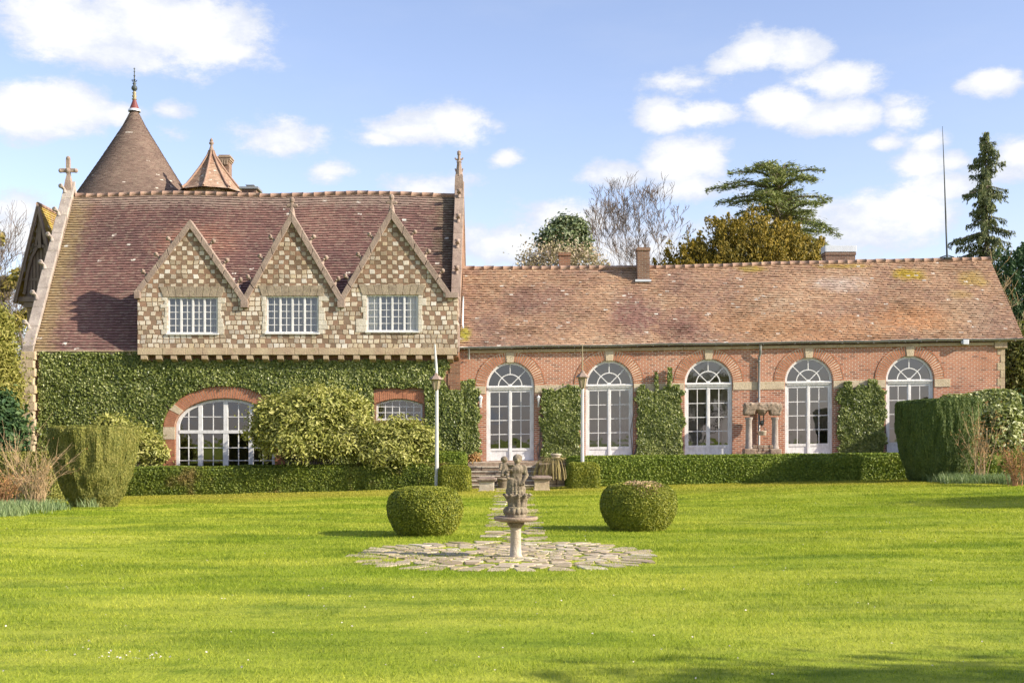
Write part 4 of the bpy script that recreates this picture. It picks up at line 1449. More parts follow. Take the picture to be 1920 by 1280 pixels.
m.lathe([(.24, -.02), (.18, .15), (.11, .35), (.085, .44)], (TX, YT, TZT), 18, 0)
m.lathe([(.085, .44), (.13, .47), (.07, .55), (.12, .62), (.06, .72), (.11, .78), (.055, .84), (.05, .88)], (TX, YT, TZT), 12, 2)
m.lathe([(.05, .86), (.14, .96), (.15, 1.02), (.12, 1.1), (.05, 1.16), (.10, 1.24), (.04, 1.3), (.035, 1.4), (.06, 1.42), (.03, 1.45), (.03, 1.6), (.055, 1.62), (.025, 1.65), (.022, 1.8), (.045, 1.82), (.02, 1.85), (.02, 1.93), (.045, 1.96), (.01, 2.0)], (TX, YT, TZT), 10, 1)
for k in range(6):
    a = k * PI / 3
    m.tube([(TX, YT, TZT + 1.36), (TX + .10 * math.cos(a), YT + .10 * math.sin(a), TZT + 1.34), (TX + .13 * math.cos(a), YT + .13 * math.sin(a), TZT + 1.42)], .015, 4, 1)
m.obj('finial', [MT['red'], MT['verdigris'], MT['brass']], tower, smooth=True)

YU = 56.0
UX = wx(396.5, YU)
turret = empty('stair_turret', (UX, YU, 0), 'small eight-sided stair turret with flared rusty tile roof beside the cone tower', 'turret')
zb = wz(361, YU)
m = M()
m.lathe([(1.12, 0), (1.12, zb + .1)], (UX, YU, 0), 8, 0, PI / 8)
m.obj('wall', MT['rubble'], turret)
m = M()
zt = wz(284, YU)
prof = [(0, 1.50), (.10, 1.26), (.3, .95), (.6, .52), (.9, .15), (1, .08)]
cone_tiles(m, (UX, YU, zb - .02, zt - zb), prof, 26, 72, R_, 0, 8, .03, .02)
m.lathe([(1.40, zb - .03), (.9, zb + .05)], (UX, YU, 0), 8, 1, 0)
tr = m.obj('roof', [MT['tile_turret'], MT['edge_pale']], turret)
m = M()
for k in range(8):
    a = k * PI / 4
    pts = [(UX + (r + .02) * math.cos(a), YU + (r + .02) * math.sin(a), zb + .03 + (zt - zb) * f) for f, r in prof]
    m.tube(pts, .055, 6)
m.obj('hip_tiles', MT['ridge'], tr, smooth=True)
m = M()
m.lathe([(.16, -.12), (.10, .12), (.07, .22), (.05, .3), (.11, .34), (.11, .42), (.05, .46), (.09, .5), (.02, .62)], (UX, YU, zt), 12)
m.obj('finial', MT['coping'], turret, smooth=True)

YC = 57.2
stack = empty('chimney_stack', (wx(424, YC), YC, 0), 'ornate brown chimney stack with moulded head just behind the stair turret', 'chimney')
m = M()
x0, x1 = wx(415, YC), wx(432, YC)
m.box(x0, x1, YC - .3, YC + .3, 0, wz(306, YC))
m.obj('shaft', MT['brick_pink'], stack)
m = M()
for k, (w, a, b) in enumerate(((.03, 306, 303), (.07, 303, 299), (.10, 299, 296.5), (.05, 296.5, 293.5))):
    m.box(x0 - w, x1 + w, YC - .3 - w, YC + .3 + w, wz(a, YC), wz(b, YC) - .001)
for k in range(4):
    x = x0 + (x1 - x0) * k / 4
    m.box(x, x + .07, YC - .39, YC - .3, wz(312, YC), wz(303.5, YC))
m.obj('moulded_head', MT['rubble'], stack)
YC = 54.0
fl = empty('flat_chimney', (wx(470, YC), YC, 0), 'low grey capped chimney just peeping over the ridge right of the turret', 'chimney')
m = M()
m.box(wx(457, YC), wx(484, YC), YC - .4, YC + .4, 0, wz(358, YC))
m.obj('shaft', MT['brick_pink'], fl)
m = M()
m.box(wx(453, YC), wx(488, YC), YC - .5, YC + .5, wz(358, YC) + .002, wz(354, YC))
m.box(wx(464, YC), wx(476, YC), YC - .15, YC + .15, wz(354, YC) - .002, wz(349, YC))
m.box(wx(462, YC), wx(478, YC), YC - .2, YC + .2, wz(349, YC) - .001, wz(348, YC))
m.obj('metal_cap', MT['zinc'], fl)

# half-timbered side wing whose steep gable peeps out on the left
YS = 49.6
sx = lambda x: wx(x, YS)
sz = lambda y: wz(y, YS)
side = empty('half_timbered_wing', (sx(76), YS + 2, 0), 'half-timbered side wing with steep bargeboarded gable at the left end of the house', 'house wing')
Ax, Az = sx(76), sz(389)
Lx, Lz = sx(33), sz(568)
Rx = 2 * Ax - Lx
m = M()
m.prism([(sx(49), -.3), (Rx, -.3), (Rx, sz(574)), (sx(49), sz(574))], YS + .1, YS + 5)
m.obj('brick_wall', MT['rubble'], side)
m = M()
m.prism([(Lx + .18, sz(560)), (Rx - .18, sz(560)), (Ax, Az - .35)], YS + .16, YS + 5)
m.obj('gable_infill', MT['infill'], side)
m = M()
m.box(Lx + .05, Rx - .05, YS - .10, YS + .2, sz(566), sz(557))
m.box(Lx + .25, Rx - .25, YS - .03, YS + .2, sz(576), sz(567))
m.box(Lx + .16, Rx - .16, YS + .08, YS + .2, sz(526), sz(521))
for x in (52, 57, 63, 69, 76, 82, 88, 94):
    xx = sx(x)
    t = min((xx - Lx), (Rx - xx)) / (Ax - Lx)
    ztp = Lz + (Az - Lz) * t - .3
    m.box(xx - .045, xx + .045, YS + .09, YS + .2, sz(557), ztp)
m.box(Ax - .06, Ax + .06, YS - .12, YS + .0, sz(466), Az - .15)
bar(m, (Ax, Az - .4), (sx(68), sz(462)), .10, YS - .08, YS + .02)
bar(m, (Ax, Az - .4), (sx(86), sz(458)), .10, YS - .081, YS + .02)
arc_pts_ = [(sx(46), sz(552)), (sx(52), sz(512)), (sx(60), sz(482)), (sx(70), sz(464)), (Ax, sz(459)), (sx(84), sz(464)), (sx(92), sz(482))]
for a, b in zip(arc_pts_[:-1], arc_pts_[1:]):
    bar(m, a, b, .11, YS - .06, YS + .06)
m.obj('timber_frame', MT['timber'], side)
m = M()
bar(m, (Lx, Lz), (Ax, Az - .02), .13, YS - .32, YS - .24)
bar(m, (Rx, Lz), (Ax, Az - .02), .13, YS - .321, YS - .24)
bar(m, (Lx - .03, Lz), (Ax, Az + .06), .05, YS - .36, YS - .2)
bar(m, (Rx + .03, Lz), (Ax, Az + .06), .05, YS - .361, YS - .2)
m.obj('bargeboard', MT['timber'], side)
m = M()
EX = lambda sgn: (lambda y: np.stack([np.full_like(y, Ax + sgn * (Ax - Lx + .05)), y, np.full_like(y, Lz - .02)], 1))
RX = lambda y: np.stack([np.full_like(y, Ax), y, np.full_like(y, Az + .06)], 1)
for sgn in (1, -1):
    nc = 38
    for i in range(nc):
        ys = np.arange(YS - .3, YS + 5, .17)
        n = len(ys)
        t0, t1 = i / nc, min(1, (i + 1.1) / nc)
        e, r = EX(sgn)(ys), RX(ys)
        e2, r2 = EX(sgn)(ys + .168), RX(ys + .168)
        nv = np.array([sgn * .97, 0, .22])
        lf = (.03 + R_.random(n) * .012)[:, None]
        P = [e + (r - e) * t0 + nv * lf, e2 + (r2 - e2) * t0 + nv * lf, e2 + (r2 - e2) * t1, e + (r - e) * t1]
        uv = np.zeros((n, 4, 2))
        uv[:, :, 0] = (np.arange(n) + .5)[:, None]
        uv[:, :, 1] = i + .5
        m.add(np.stack(P, 1).reshape(-1, 3), np.arange(4 * n).reshape(n, 4), 0, uv.reshape(-1, 2))
sr = m.obj('roof', MT['tile_yellow'], side)
m = M()
ridge_row(m, (Ax, YS - .3, Az + .08), (Ax, YS + 5, Az + .08), .35, .08, rng=R_)
m.obj('ridge_tiles', MT['ridge'], sr, smooth=True)

# antenna on the wing's ridge
ax, az_ = wx(1776, 48.2), float(rz(wx(1776, 48.2)))
mast = empty('antenna_mast', (ax, 48.2, az_), 'thin dark antenna mast standing on the ridge of the brick wing', 'antenna')
m = M()
tx = wx(1767, 48.2)
tzz = wz(237, 48.2)
m.tube([(ax, 48.2, az_), (ax + (tx - ax) * .3, 48.2, az_ + (tzz - az_) * .33), (ax + (tx - ax) * .62, 48.2, az_ + (tzz - az_) * .66), (tx, 48.2, tzz)], [.040, .034, .022, .008], 8)
m.obj('pole', MT['iron'], mast, smooth=True)
m = M()
for a in (.2, 1.3, 2.4):
    m.tube([(ax - .32 * math.cos(a), 48.2 - .2 * math.sin(a), az_ + .12), (ax, 48.2, az_ + .22), (ax + .32 * math.cos(a), 48.2 + .2 * math.sin(a), az_ + .12)], .018, 5)
m.box(ax - .14, ax + .14, 48.06, 48.34, az_ + .06, az_ + .13)
m.obj('bracket', MT['iron'], mast)

# ------------------------------------------------------------------ ground, terrace, paths
xs = np.unique(np.concatenate([[-3000, -1200, -500, -200, -90, -50, -36], np.arange(-28, 28.01, .4), [36, 50, 90, 200, 500, 1200, 3000]]))
ys = np.unique(np.concatenate([[-3000, -1200, -400, -100, -40, -10, 0, 4], np.arange(6, 46.01, .3), [50, 60, 80, 120, 200, 500, 1200, 3000]]))
Xg, Yg = np.meshgrid(xs, ys)
Pg = np.stack([Xg.ravel(), Yg.ravel(), np.zeros(Xg.size)], 1)


def lump(x, y):
    q = np.stack([np.asarray(x) * .22, np.asarray(y) * .75, np.zeros(len(x))], 1)
    w = sstep(5, 9, y) * (1 - sstep(40.5, 42, y))
    w = w * np.where((np.abs(x) < 9) & (y > 8), sstep(2.6, 6.0, np.hypot(np.asarray(x), (np.asarray(y) - 20) * .55)), 1)
    return (fbm(q, 1.0, 11, 3) - .5) * .24 * w


def gh(x, y):
    x = np.atleast_1d(np.asarray(x, float))
    y = np.atleast_1d(np.asarray(y, float))
    return gz(x, y) + lump(x, y)


Pg[:, 2] = gh(Pg[:, 0], Pg[:, 1])
nx = len(xs)
ii = (np.arange(len(ys) - 1)[:, None] * nx + np.arange(nx - 1)[None]).ravel()
m = M()
m.add(Pg, np.stack([ii, ii + 1, ii + nx + 1, ii + nx], 1))
tag(m.obj('lawn', MT['lawn'], None, (0, 0, 0), smooth=True), kind='structure')

CCX, CCY, CCR = -.12, 17.9, 2.02


def voronoi_stones(m, pts, inside_poly, rng, shrink=.93, h=.03, keep=.93):
    pts = np.array(pts)
    for i, p in enumerate(pts):
        if rng.random() > keep:
            continue
        d = np.hypot(*(pts - p).T)
        nb = np.argsort(d)[1:14]
        poly = [p + np.array(v) * .42 for v in ((-1, -1), (1, -1), (1, 1), (-1, 1))]
        for j in nb:
            mid, nn = (p + pts[j]) / 2, pts[j] - p
            out = []
            for k in range(len(poly)):
                a, b = poly[k], poly[(k + 1) % len(poly)]
                da, db = np.dot(a - mid, nn), np.dot(b - mid, nn)
                if da <= 0:
                    out.append(a)
                if (da < 0 < db) or (db < 0 < da):
                    out.append(a + (b - a) * da / (da - db))
            poly = out
            if len(poly) < 3:
                break
        if len(poly) < 3:
            continue
        c = np.mean(poly, 0)
        poly = [c + (q - c) * (shrink - rng.random() * .10) for q in poly]
        if not all(inside_poly(q) for q in poly):
            poly = [q if inside_poly(q) else c + (q - c) * .7 for q in poly]
        n = len(poly)
        zb = float(gh(c[0], c[1])[0])
        tz = zb + h * (.4 + 1.2 * rng.random())
        ti = (rng.random(2) - .5) * .035
        top = [(q[0], q[1], tz + np.dot(q - c, ti)) for q in poly]
        topi = [tuple(np.array([c[0], c[1], t[2]]) + (np.array(t) - (c[0], c[1], t[2])) * .93 + np.array((0, 0, .006))) for t in top]
        bot = [(q[0], q[1], zb - .06) for q in poly]
        m.add(bot + top + topi, [tuple(range(2 * n, 3 * n))] + [(i_, (i_ + 1) % n, n + (i_ + 1) % n, n + i_) for i_ in range(n)]
              + [(n + i_, n + (i_ + 1) % n, 2 * n + (i_ + 1) % n, 2 * n + i_) for i_ in range(n)])


def poisson(n, sampler, dmin, rng, tries=6000):
    P = []
    for _ in range(tries):
        p = sampler()
        if all((p[0] - q[0]) ** 2 + (p[1] - q[1]) ** 2 > dmin * dmin for q in P):
            P.append(p)
            if len(P) >= n:
                break
    return P


rg = np.random.default_rng(21)
def in_circle(q): return math.hypot(q[0] - CCX, q[1] - CCY) < CCR
def circ():
    r, a = CCR * 1.0 * math.sqrt(rg.random()), rg.random() * 2 * PI
    return (CCX + r * math.cos(a), CCY + r * math.sin(a))
m = M()
voronoi_stones(m, poisson(700, circ, .20, rg, 16000), in_circle, rg, .90, .011)
tag(m.obj('paved_circle', MT['flag']), kind='structure')
PXC = .05
def in_path(q): return abs(q[0] - PXC) < .36 and 20.0 < q[1] < 42.3
m = M()
voronoi_stones(m, poisson(600, lambda: (PXC + (rg.random() - .5) * .68, 20.0 + rg.random() * 22), .23, rg, 12000), in_path, rg, .82, .010, .66)
tag(m.obj('stone_path', MT['flag']), kind='structure')

# terrace along the wing and the earth along the house
m = M()
V = [(-1.6, 43.6, .2), (21, 43.6, .2), (21, 43.6, .94 + SH * 21), (-1.6, 43.6, .94 + SH * -1.6), (21, 45.19, .94 + SH * 21), (-1.6, 45.19, .94 + SH * -1.6)]
m.add(V, [(0, 1, 2, 3), (3, 2, 4, 5)])
m.add([(-18, 43.4, .0), (-1.61, 43.4, .0), (-1.61, 43.4, .42), (-18, 43.4, .3), (-1.61, 44.99, .42), (-18, 44.99, .3)], [(0, 1, 2, 3), (3, 2, 4, 5)])
tag(m.obj('terrace', MT['rubble']), kind='structure')

# stone steps up to the first door
st = empty('garden_steps', (-.2, 43.2, .1), 'worn stone garden steps rising to the first arched door', 'steps')
nst = 6
for k in range(nst):
    z0, z1 = .02 + .155 * k, .02 + .155 * (k + 1)
    y0 = 42.35 + .26 * k
    m = M()
    x = -1.55
    while x < .92:
        w = min(.42 + rg.random() * .5, .95 - x)
        j = (rg.random() - .5) * .03
        m.box(x, x + w - .012, y0 + j, y0 + .30, z0 + .01, z1 - .055 - rg.random() * .008, 1)
        m.box(x - .0, x + w - .008, y0 - .035 + j, 43.9, z1 - .05, z1 + (rg.random() - .5) * .012)
        x += w
    m.obj('tread', [MT['column'], MT['rubble']], st, bevel=.012)
m = M()
for k in range(5):
    for j in range(3):
        a = .97 + j * .30 + rg.random() * .03
        m.box(a, a + .28, 42.32 + rg.random() * .05, 43.9, .03 + k * .165, .03 + k * .165 + .158)
m.box(.95, 1.9, 42.28, 43.9, .86, .935)
m.obj('side_wall', MT['rubble'], st, bevel=.02)

# pot on the side wall, plinths on the lawn
def pot(loc, s, name, label, mat):
    t = empty(name, loc, label, 'plant pot')
    m = M()
    m.lathe([(.001, 0), (.10, 0), (.115, .03), (.15, .22), (.165, .25), (.19, .255), (.19, .31), (.165, .315), (.15, .24), (.001, .23)], (0, 0, 0), 20)
    m.V = [v * s + np.array(loc) for v in m.V]
    m.obj('bowl', mat, t, smooth=True)
    return t
pot((wx(1042, 42.9), 42.7, .94), 1.02, 'terracotta_pot', 'pale terracotta pot standing on the stone wall right of the steps', MT['terracotta'])
pot((wx(943, 42.3), 42.28, .02), .0001 + 1.25, 'stone_pot', 'mossy stone pot on the ground at the foot of the steps', MT['moss'])
for i, (pxx, lab) in enumerate(((912.5, 'stone plinth with projecting slab on the lawn left of the garden path'), (1015.5, 'stone plinth with projecting slab on the lawn right of the garden path'))):
    Y = 39.0
    x = wx(pxx, Y)
    z = float(gh(x, Y)[0])
    t = empty('stone_plinth', (x, Y, z), lab, 'plinth', 'pair of stone plinths before the steps')
    m = M()
    m.box(x - .24, x + .24, Y - .24, Y + .24, z - .05, z + .33)
    m.box(x - .26, x + .26, Y - .26, Y + .26, z - .05, z + .05)
    m.obj('block', MT['column'] if i == 0 else MT['band'], t, bevel=.012)
    m = M()
    m.box(x - .29, x + .29, Y - .29, Y + .29, z + .332, z + .375)
    m.box(x - .33, x + .33, Y - .33, Y + .33, z + .377, z + .44)
    m.box(x - .25, x + .25, Y - .25, Y + .25, z + .44, z + .47)
    m.obj('slab', MT['coping'], t, bevel=.012)

# ------------------------------------------------------------------ bird bath with statue
BX, BY = wx(967, 17.5), 17.5
BZ = float(gh(BX, BY)[0])
bath = empty('bird_bath', (BX, BY, BZ), 'stone basin on a round column in the middle of the paved circle', 'bird bath')
m = M()
m.lathe([(.001, -.02), (.098, -.02), (.098, .03), (.084, .05), (.078, .2), (.076, .42), (.082, .44)], (BX, BY, BZ), 24)
m.obj('column', MT['column'], bath, smooth=True)
m = M()
m.lathe([(.082, .441), (.095, .46), (.125, .49), (.128, .525), (.10, .53)], (BX, BY, BZ), 24)
m.obj('capital', MT['moss'], bath, smooth=True)
m = M()
m.lathe([(.001, .528), (.24, .531), (.305, .548), (.322, .575), (.318, .60), (.29, .605), (.26, .585), (.001, .58)], (BX, BY, BZ), 40)
m.obj('basin', MT['rubble'], bath, smooth=True)

SZ = BZ + .60
stat = empty('garden_statue', (BX, BY, SZ - .02), 'weathered mossy stone statue of a draped figure holding a child, standing in the basin', 'statue')


def capsule(m, p, q, r0, r1, n=7):
    p, q = np.array(p, float), np.array(q, float)
    for k in range(n):
        t = k / (n - 1)
        m.ball(p + (q - p) * t, r0 + (r1 - r0) * t, 12, 8)


stat_ref = [stat]
def stone_part(name, build, mat, parent, vox=.012, disp=.02, smooth=2):
    m = M()
    build(m)
    if parent is stat_ref[0]:
        m.V = [np.column_stack([BX + (v[:, 0] - BX) * 1.2, BY + (v[:, 1] - BY) * 1.1, v[:, 2]]) for v in m.V]
    o = m.obj(name, mat, parent, smooth=True)
    r = o.modifiers.new('remesh', 'REMESH')
    r.mode = 'VOXEL'
    r.voxel_size = vox
    r.use_smooth_shade = True
    s = o.modifiers.new('smooth', 'SMOOTH')
    s.iterations = smooth
    if disp:
        tex = bpy.data.textures.new(name + '_wear', 'CLOUDS')
        tex.noise_scale = .045
        d = o.modifiers.new('wear', 'DISPLACE')
        d.texture = tex
        d.strength = disp
        d.mid_level = .5
        d.texture_coords = 'GLOBAL'
    return o


def S(x, y, z): return (BX + x, BY + y, SZ + z)
def base_drum(m):
    m.lathe([(.001, -.02), (.13, -.02), (.135, .02), (.12, .05), (.125, .11), (.135, .14), (.11, .15), (.001, .15)], S(0, 0, 0), 24)
    for k in range(14):
        a = k * 2 * PI / 14
        m.ball(S(.125 * math.cos(a), .125 * math.sin(a), .08), .03, 8, 6, 0, (1, 1, 1.6))
stone_part('carved_drum', base_drum, MT['moss'], stat, .009, .012, 1)
def leafy(m):
    m.lathe([(.001, .14), (.095, .14), (.10, .2), (.13, .28), (.15, .31), (.12, .32), (.001, .33)], S(.02, 0, 0), 20)
    for k in range(11):
        a = k * 2 * PI / 11 + .2
        c, s_ = math.cos(a), math.sin(a)
        for t in np.linspace(0, 1, 6):
            r = .09 + .07 * t * t
            m.ball(S(.02 + r * c, r * s_, .16 + .16 * t), .032 - .010 * t, 8, 6)
stone_part('acanthus_cup', leafy, MT['moss'], stat, .009, .015, 1)
def figure(m):
    # legs under drapery, hips, waist, chest, neck and head of the larger figure
    capsule(m, S(-.03, .0, .30), S(-.035, -.01, .50), .062, .075)
    capsule(m, S(.05, .0, .30), S(.035, -.01, .50), .060, .075)
    capsule(m, S(.01, .02, .30), S(.0, .0, .46), .085, .085)
    capsule(m, S(-.07, .0, .37), S(.06, .0, .40), .055, .065)
    m.ball(S(.0, .0, .50), .088, 14, 10, 0, (1.1, .85, .9))
    m.ball(S(.005, .0, .59), .075, 14, 10, 0, (1.1, .8, 1.1))
    m.ball(S(.012, .0, .685), .088, 14, 10, 0, (1.18, .8, .9))
    capsule(m, S(.015, 0, .72), S(.018, 0, .78), .036, .034, 4)
    m.ball(S(.02, -.008, .835), .055, 14, 12, 0, (.88, 1.0, 1.18))
    m.ball(S(.02, .018, .855), .058, 14, 10, 0, (1.0, .95, .95))          # hair
    m.ball(S(.02, -.064, .828), .012, 8, 6, 0, (1, 1, 1.5))              # nose
    m.ball(S(.02, -.052, .80), .018, 8, 6, 0, (1.2, .8, .7))            # chin
    for s in (-1, 1):
        m.ball(S(.02 + s * .022, -.05, .845), .011, 8, 6)
        m.ball(S(.02 + s * .05, .0, .832), .014, 8, 6, 0, (.6, 1, 1.5))
    # left arm bent under the child, right arm down along the drapery
    capsule(m, S(-.075, .0, .725), S(-.135, -.01, .62), .036, .030, 6)
    capsule(m, S(-.135, -.01, .62), S(-.10, -.085, .655), .029, .024, 5)
    for k in range(4):
        capsule(m, S(-.10 + .012 * k, -.085, .66), S(-.085 + .013 * k, -.10, .70 - .004 * k), .0085, .007, 4)
    capsule(m, S(-.098, -.085, .65), S(-.112, -.10, .672), .010, .008, 4)
    capsule(m, S(.10, .0, .725), S(.128, -.01, .60), .036, .030, 6)
    capsule(m, S(.128, -.01, .60), S(.085, -.07, .50), .029, .022, 6)
    for k in range(4):
        capsule(m, S(.085 - .012 * k, -.072, .495), S(.07 - .012 * k, -.085, .46 + .004 * k), .0085, .007, 4)
    capsule(m, S(.08, -.075, .50), S(.10, -.09, .475), .010, .008, 4)
    # folds of the cloth
    for k in range(9):
        a = -PI + k * PI / 8
        capsule(m, S(.09 * math.cos(a), .07 * math.sin(a), .52), S(.105 * math.cos(a), .085 * math.sin(a), .31), .016, .022, 8)
    capsule(m, S(-.09, -.05, .56), S(.09, -.06, .48), .024, .024, 8)
stone_part('figure', figure, MT['moss'], stat, .0085, .014, 1)
def child(m):
    m.ball(S(-.135, -.02, .72), .055, 12, 10, 0, (.95, .85, 1.25))
    m.ball(S(-.14, -.025, .835), .045, 12, 10, 0, (.95, 1.0, 1.1))
    m.ball(S(-.14, -.07, .83), .009, 6, 5)
    for s in (-1, 1):
        m.ball(S(-.14 + s * .018, -.062, .842), .009, 6, 5)
    capsule(m, S(-.10, -.03, .76), S(-.03, -.05, .75), .022, .017, 5)
    capsule(m, S(-.18, -.03, .76), S(-.195, -.07, .69), .022, .016, 5)
    capsule(m, S(-.15, -.04, .68), S(-.165, -.08, .60), .030, .022, 5)
    capsule(m, S(-.11, -.04, .68), S(-.105, -.095, .61), .030, .022, 5)
stone_part('child_figure', child, MT['moss'], stat, .0085, .012, 1)

# ------------------------------------------------------------------ old well frame against the wing wall
YL = 44.55
l0, l1 = wx(1395, YL), wx(1465, YL)
ca, cb = wx(1404, YL), wx(1453, YL)
zt, zb0 = wz(757, YL), 1.15
well = empty('stone_well', ((l0 + l1) / 2, YL, zb0 - .1), 'old stone well frame of two columns and a worn lintel before the brick wing', 'well')
def lint(m):
    zl = wz(770, YL)
    m.box(l0, l1, YL - .20, YL + .20, zl + .02, zt)
    for c in (ca, cb):
        m.box(c - .20, c + .20, YL - .19, YL + .19, zl - .14, zl + .03)
        m.lathe([(.13, zl - .32), (.19, zl - .13)], (c, YL, 0), 12)
    for k in range(9):
        x = l0 + (l1 - l0) * (k + .5) / 9
        m.ball((x, YL, zt - .02), .10 + rg.random() * .05, 8, 6, 0, (1, 1.6, .6))
    m.lathe([(.001, zl - .16), (.10, zl - .16), (.26, zl + .05), (.001, zl + .05)], ((ca + cb) / 2, YL, 0), 12)
stone_part('lintel', lint, MT['rubble'], well, .03, .06, 2)
for c in (ca, cb):
    m = M()
    zl = wz(784, YL)
    zlow = wz(840, YL)
    m.lathe([(.15, zlow - .02), (.15, zlow + .05), (.125, zlow + .10), (.118, (zlow + zl) / 2), (.112, zl - .08), (.14, zl - .04), (.15, zl + .04)], (c, YL, 0), 18)
    o = m.obj('column', MT['coping_pale'], well, smooth=True)
    m = M()
    m.box(c - .21, c + .21, YL - .21, YL + .21, .95, zlow - .022)
    m.obj('base_block', MT['rubble'], well, bevel=.03)
m = M()
for r in range(5):
    x = ca + .12
    while x < cb - .14:
        w = .12 + rg.random() * .14
        m.box(x, min(x + w, cb - .1), YL - .1 - rg.random() * .04, YL + .2, .95 + r * .125, .95 + r * .125 + .115)
        x += w + .01
m.obj('low_wall', MT['rubble'], well, bevel=.02)
bx = wx(1429, YL)
m = M()
for s in (-1, 1):
    m.box(bx - .02 + s * .07 - .012, bx - .02 + s * .07 + .012, YL - .04, YL + .04, wz(797, YL), wz(772, YL))
m.tube([(bx - .10, YL, wz(793, YL)), (bx + .06, YL, wz(793, YL))], .012, 6)
for k in range(16):
    a = k * 2 * PI / 16
m.lathe([(.05, -.02), (.105, -.028), (.105, .028), (.05, .02)], (0, 0, 0), 16)
m.V[-1] = np.column_stack([m.V[-1][:, 2] + bx - .02, m.V[-1][:, 0] + YL, m.V[-1][:, 1] + wz(793, YL)])
m.obj('pulley', MT['iron'], well, smooth=False)
bk = empty('well_bucket', (bx, YL, wz(816, YL)), 'squat stone-coloured bucket hanging from the well frame pulley', 'bucket')
m = M()
m.lathe([(.001, 0), (.12, 0), (.15, .02), (.155, .13), (.165, .135), (.165, .165), (.14, .165), (.13, .05), (.001, .04)], (bx, YL, wz(816, YL)), 18)
m.obj('pail', MT['terracotta'], bk, smooth=True)
m = M()
z = wz(816, YL)
m.tube([(bx - .15, YL, z + .14), (bx - .09, YL, z + .27), (bx, YL, z + .32), (bx + .09, YL, z + .27), (bx + .15, YL, z + .14)], .01, 5)
m.tube([(bx, YL, z + .32), (bx + .03, YL, z + .55), (bx + .06, YL, wz(793, YL))], .013, 5)
m.obj('rope_handle', MT['iron'], bk)

# ------------------------------------------------------------------ lamp posts and wall lanterns
def lamp_post(pxx, Y, zb, ltop, lbot, lab, tilt):
    x = wx(pxx, Y)
    t = empty('lamp_post', (x, Y, zb), lab, 'lamp post', 'tall wooden lamp posts before the house')
    zl = wz(lbot, Y)
    zt = wz(645, Y)
    m = M()
    m.lathe([(.08, -.05), (.08, .5), (.068, .55), (.06, zl - zb)], (x, Y, zb), 8, 0, PI / 8)
    m.lathe([(.10, 0), (.10, .14), (.085, .16)], (x, Y, zb), 8, 0, PI / 8)
    m.obj('post', MT['greywood'], t)
    m = M()
    m.tube([(x, Y + .02, zl - .1), (x - tilt * .3, Y + .02, (zl + zt) / 2), (x - tilt, Y, zt)], [.055, .05, .025] if tilt > .02 else [.035, .024, .014], 7)
    m.obj('top_spar', MT['greywood'] if tilt > .02 else MT['brass'], t)
    h = wz(ltop, Y) - zl
    m = M()
    m.lathe([(.001, 0), (.07, 0), (.09, .02), (.15, .55 * h), (.17, .58 * h)], (x - tilt * .3, Y - .10, zl), 6)
    m.lathe([(.17, .58 * h), (.24, .60 * h), (.24, .63 * h), (.13, .80 * h), (.07, .86 * h), (.07, .92 * h), (.02, h)], (x - tilt * .3, Y - .10, zl), 6, 1)
    m.box(x - tilt * .3 - .02, x - tilt * .3 + .02, Y - .1, Y + .03, zl - .02, zl)
    for k in range(6):
        a = k * PI / 3
        q = lambda r, z: (x - tilt * .3 + r * math.cos(a), Y - .1 + r * math.sin(a), zl + z)
        m.tube([q(.09, .02), q(.152, .56 * h)], .012, 4, 1)
    m.obj('lantern', [MT['brass'], MT['coping']], t)
    return t
lamp_post(819, 41.0, float(gh(wx(819, 41), 41)[0]), 699, 731, 'whitish wooden lamp post with lantern rising against the ivy wall', .07)
lamp_post(1092, 42.0, .1, 694, 728, 'whitish wooden lamp post with brass lantern rising between the first two glazed doors', .0)
for pxx, lab in ((901, 'small white wall lantern on the left jamb of the first glazed door'), (1010, 'small white wall lantern on the right jamb of the first glazed door')):
    x, Y = wx(pxx, 45.05), 45.03
    z = wz(756, 45.05)
    t = empty('wall_lantern', (x, Y, z), lab, 'wall lamp', 'wall lanterns beside the first door')
    m = M()
    m.lathe([(.001, 0), (.03, .01), (.035, .03), (.065, .19), (.065, .2)], (x, Y, z), 6)
    m.lathe([(.065, .2), (.09, .205), (.085, .225), (.035, .28), (.012, .30), (.012, .33)], (x, Y, z), 6)
    m.obj('lantern_body', MT['paint'], t)
    m = M()
    m.tube([(x, YW - .0, z - .06), (x, YW - .08, z - .08), (x, Y, z - .05), (x, Y, z + .02)], .014, 6)
    m.box(x - .04, x + .04, YW - .03, YW + .005, z - .14, z + .02)
    m.obj('bracket', MT['paint'], t)

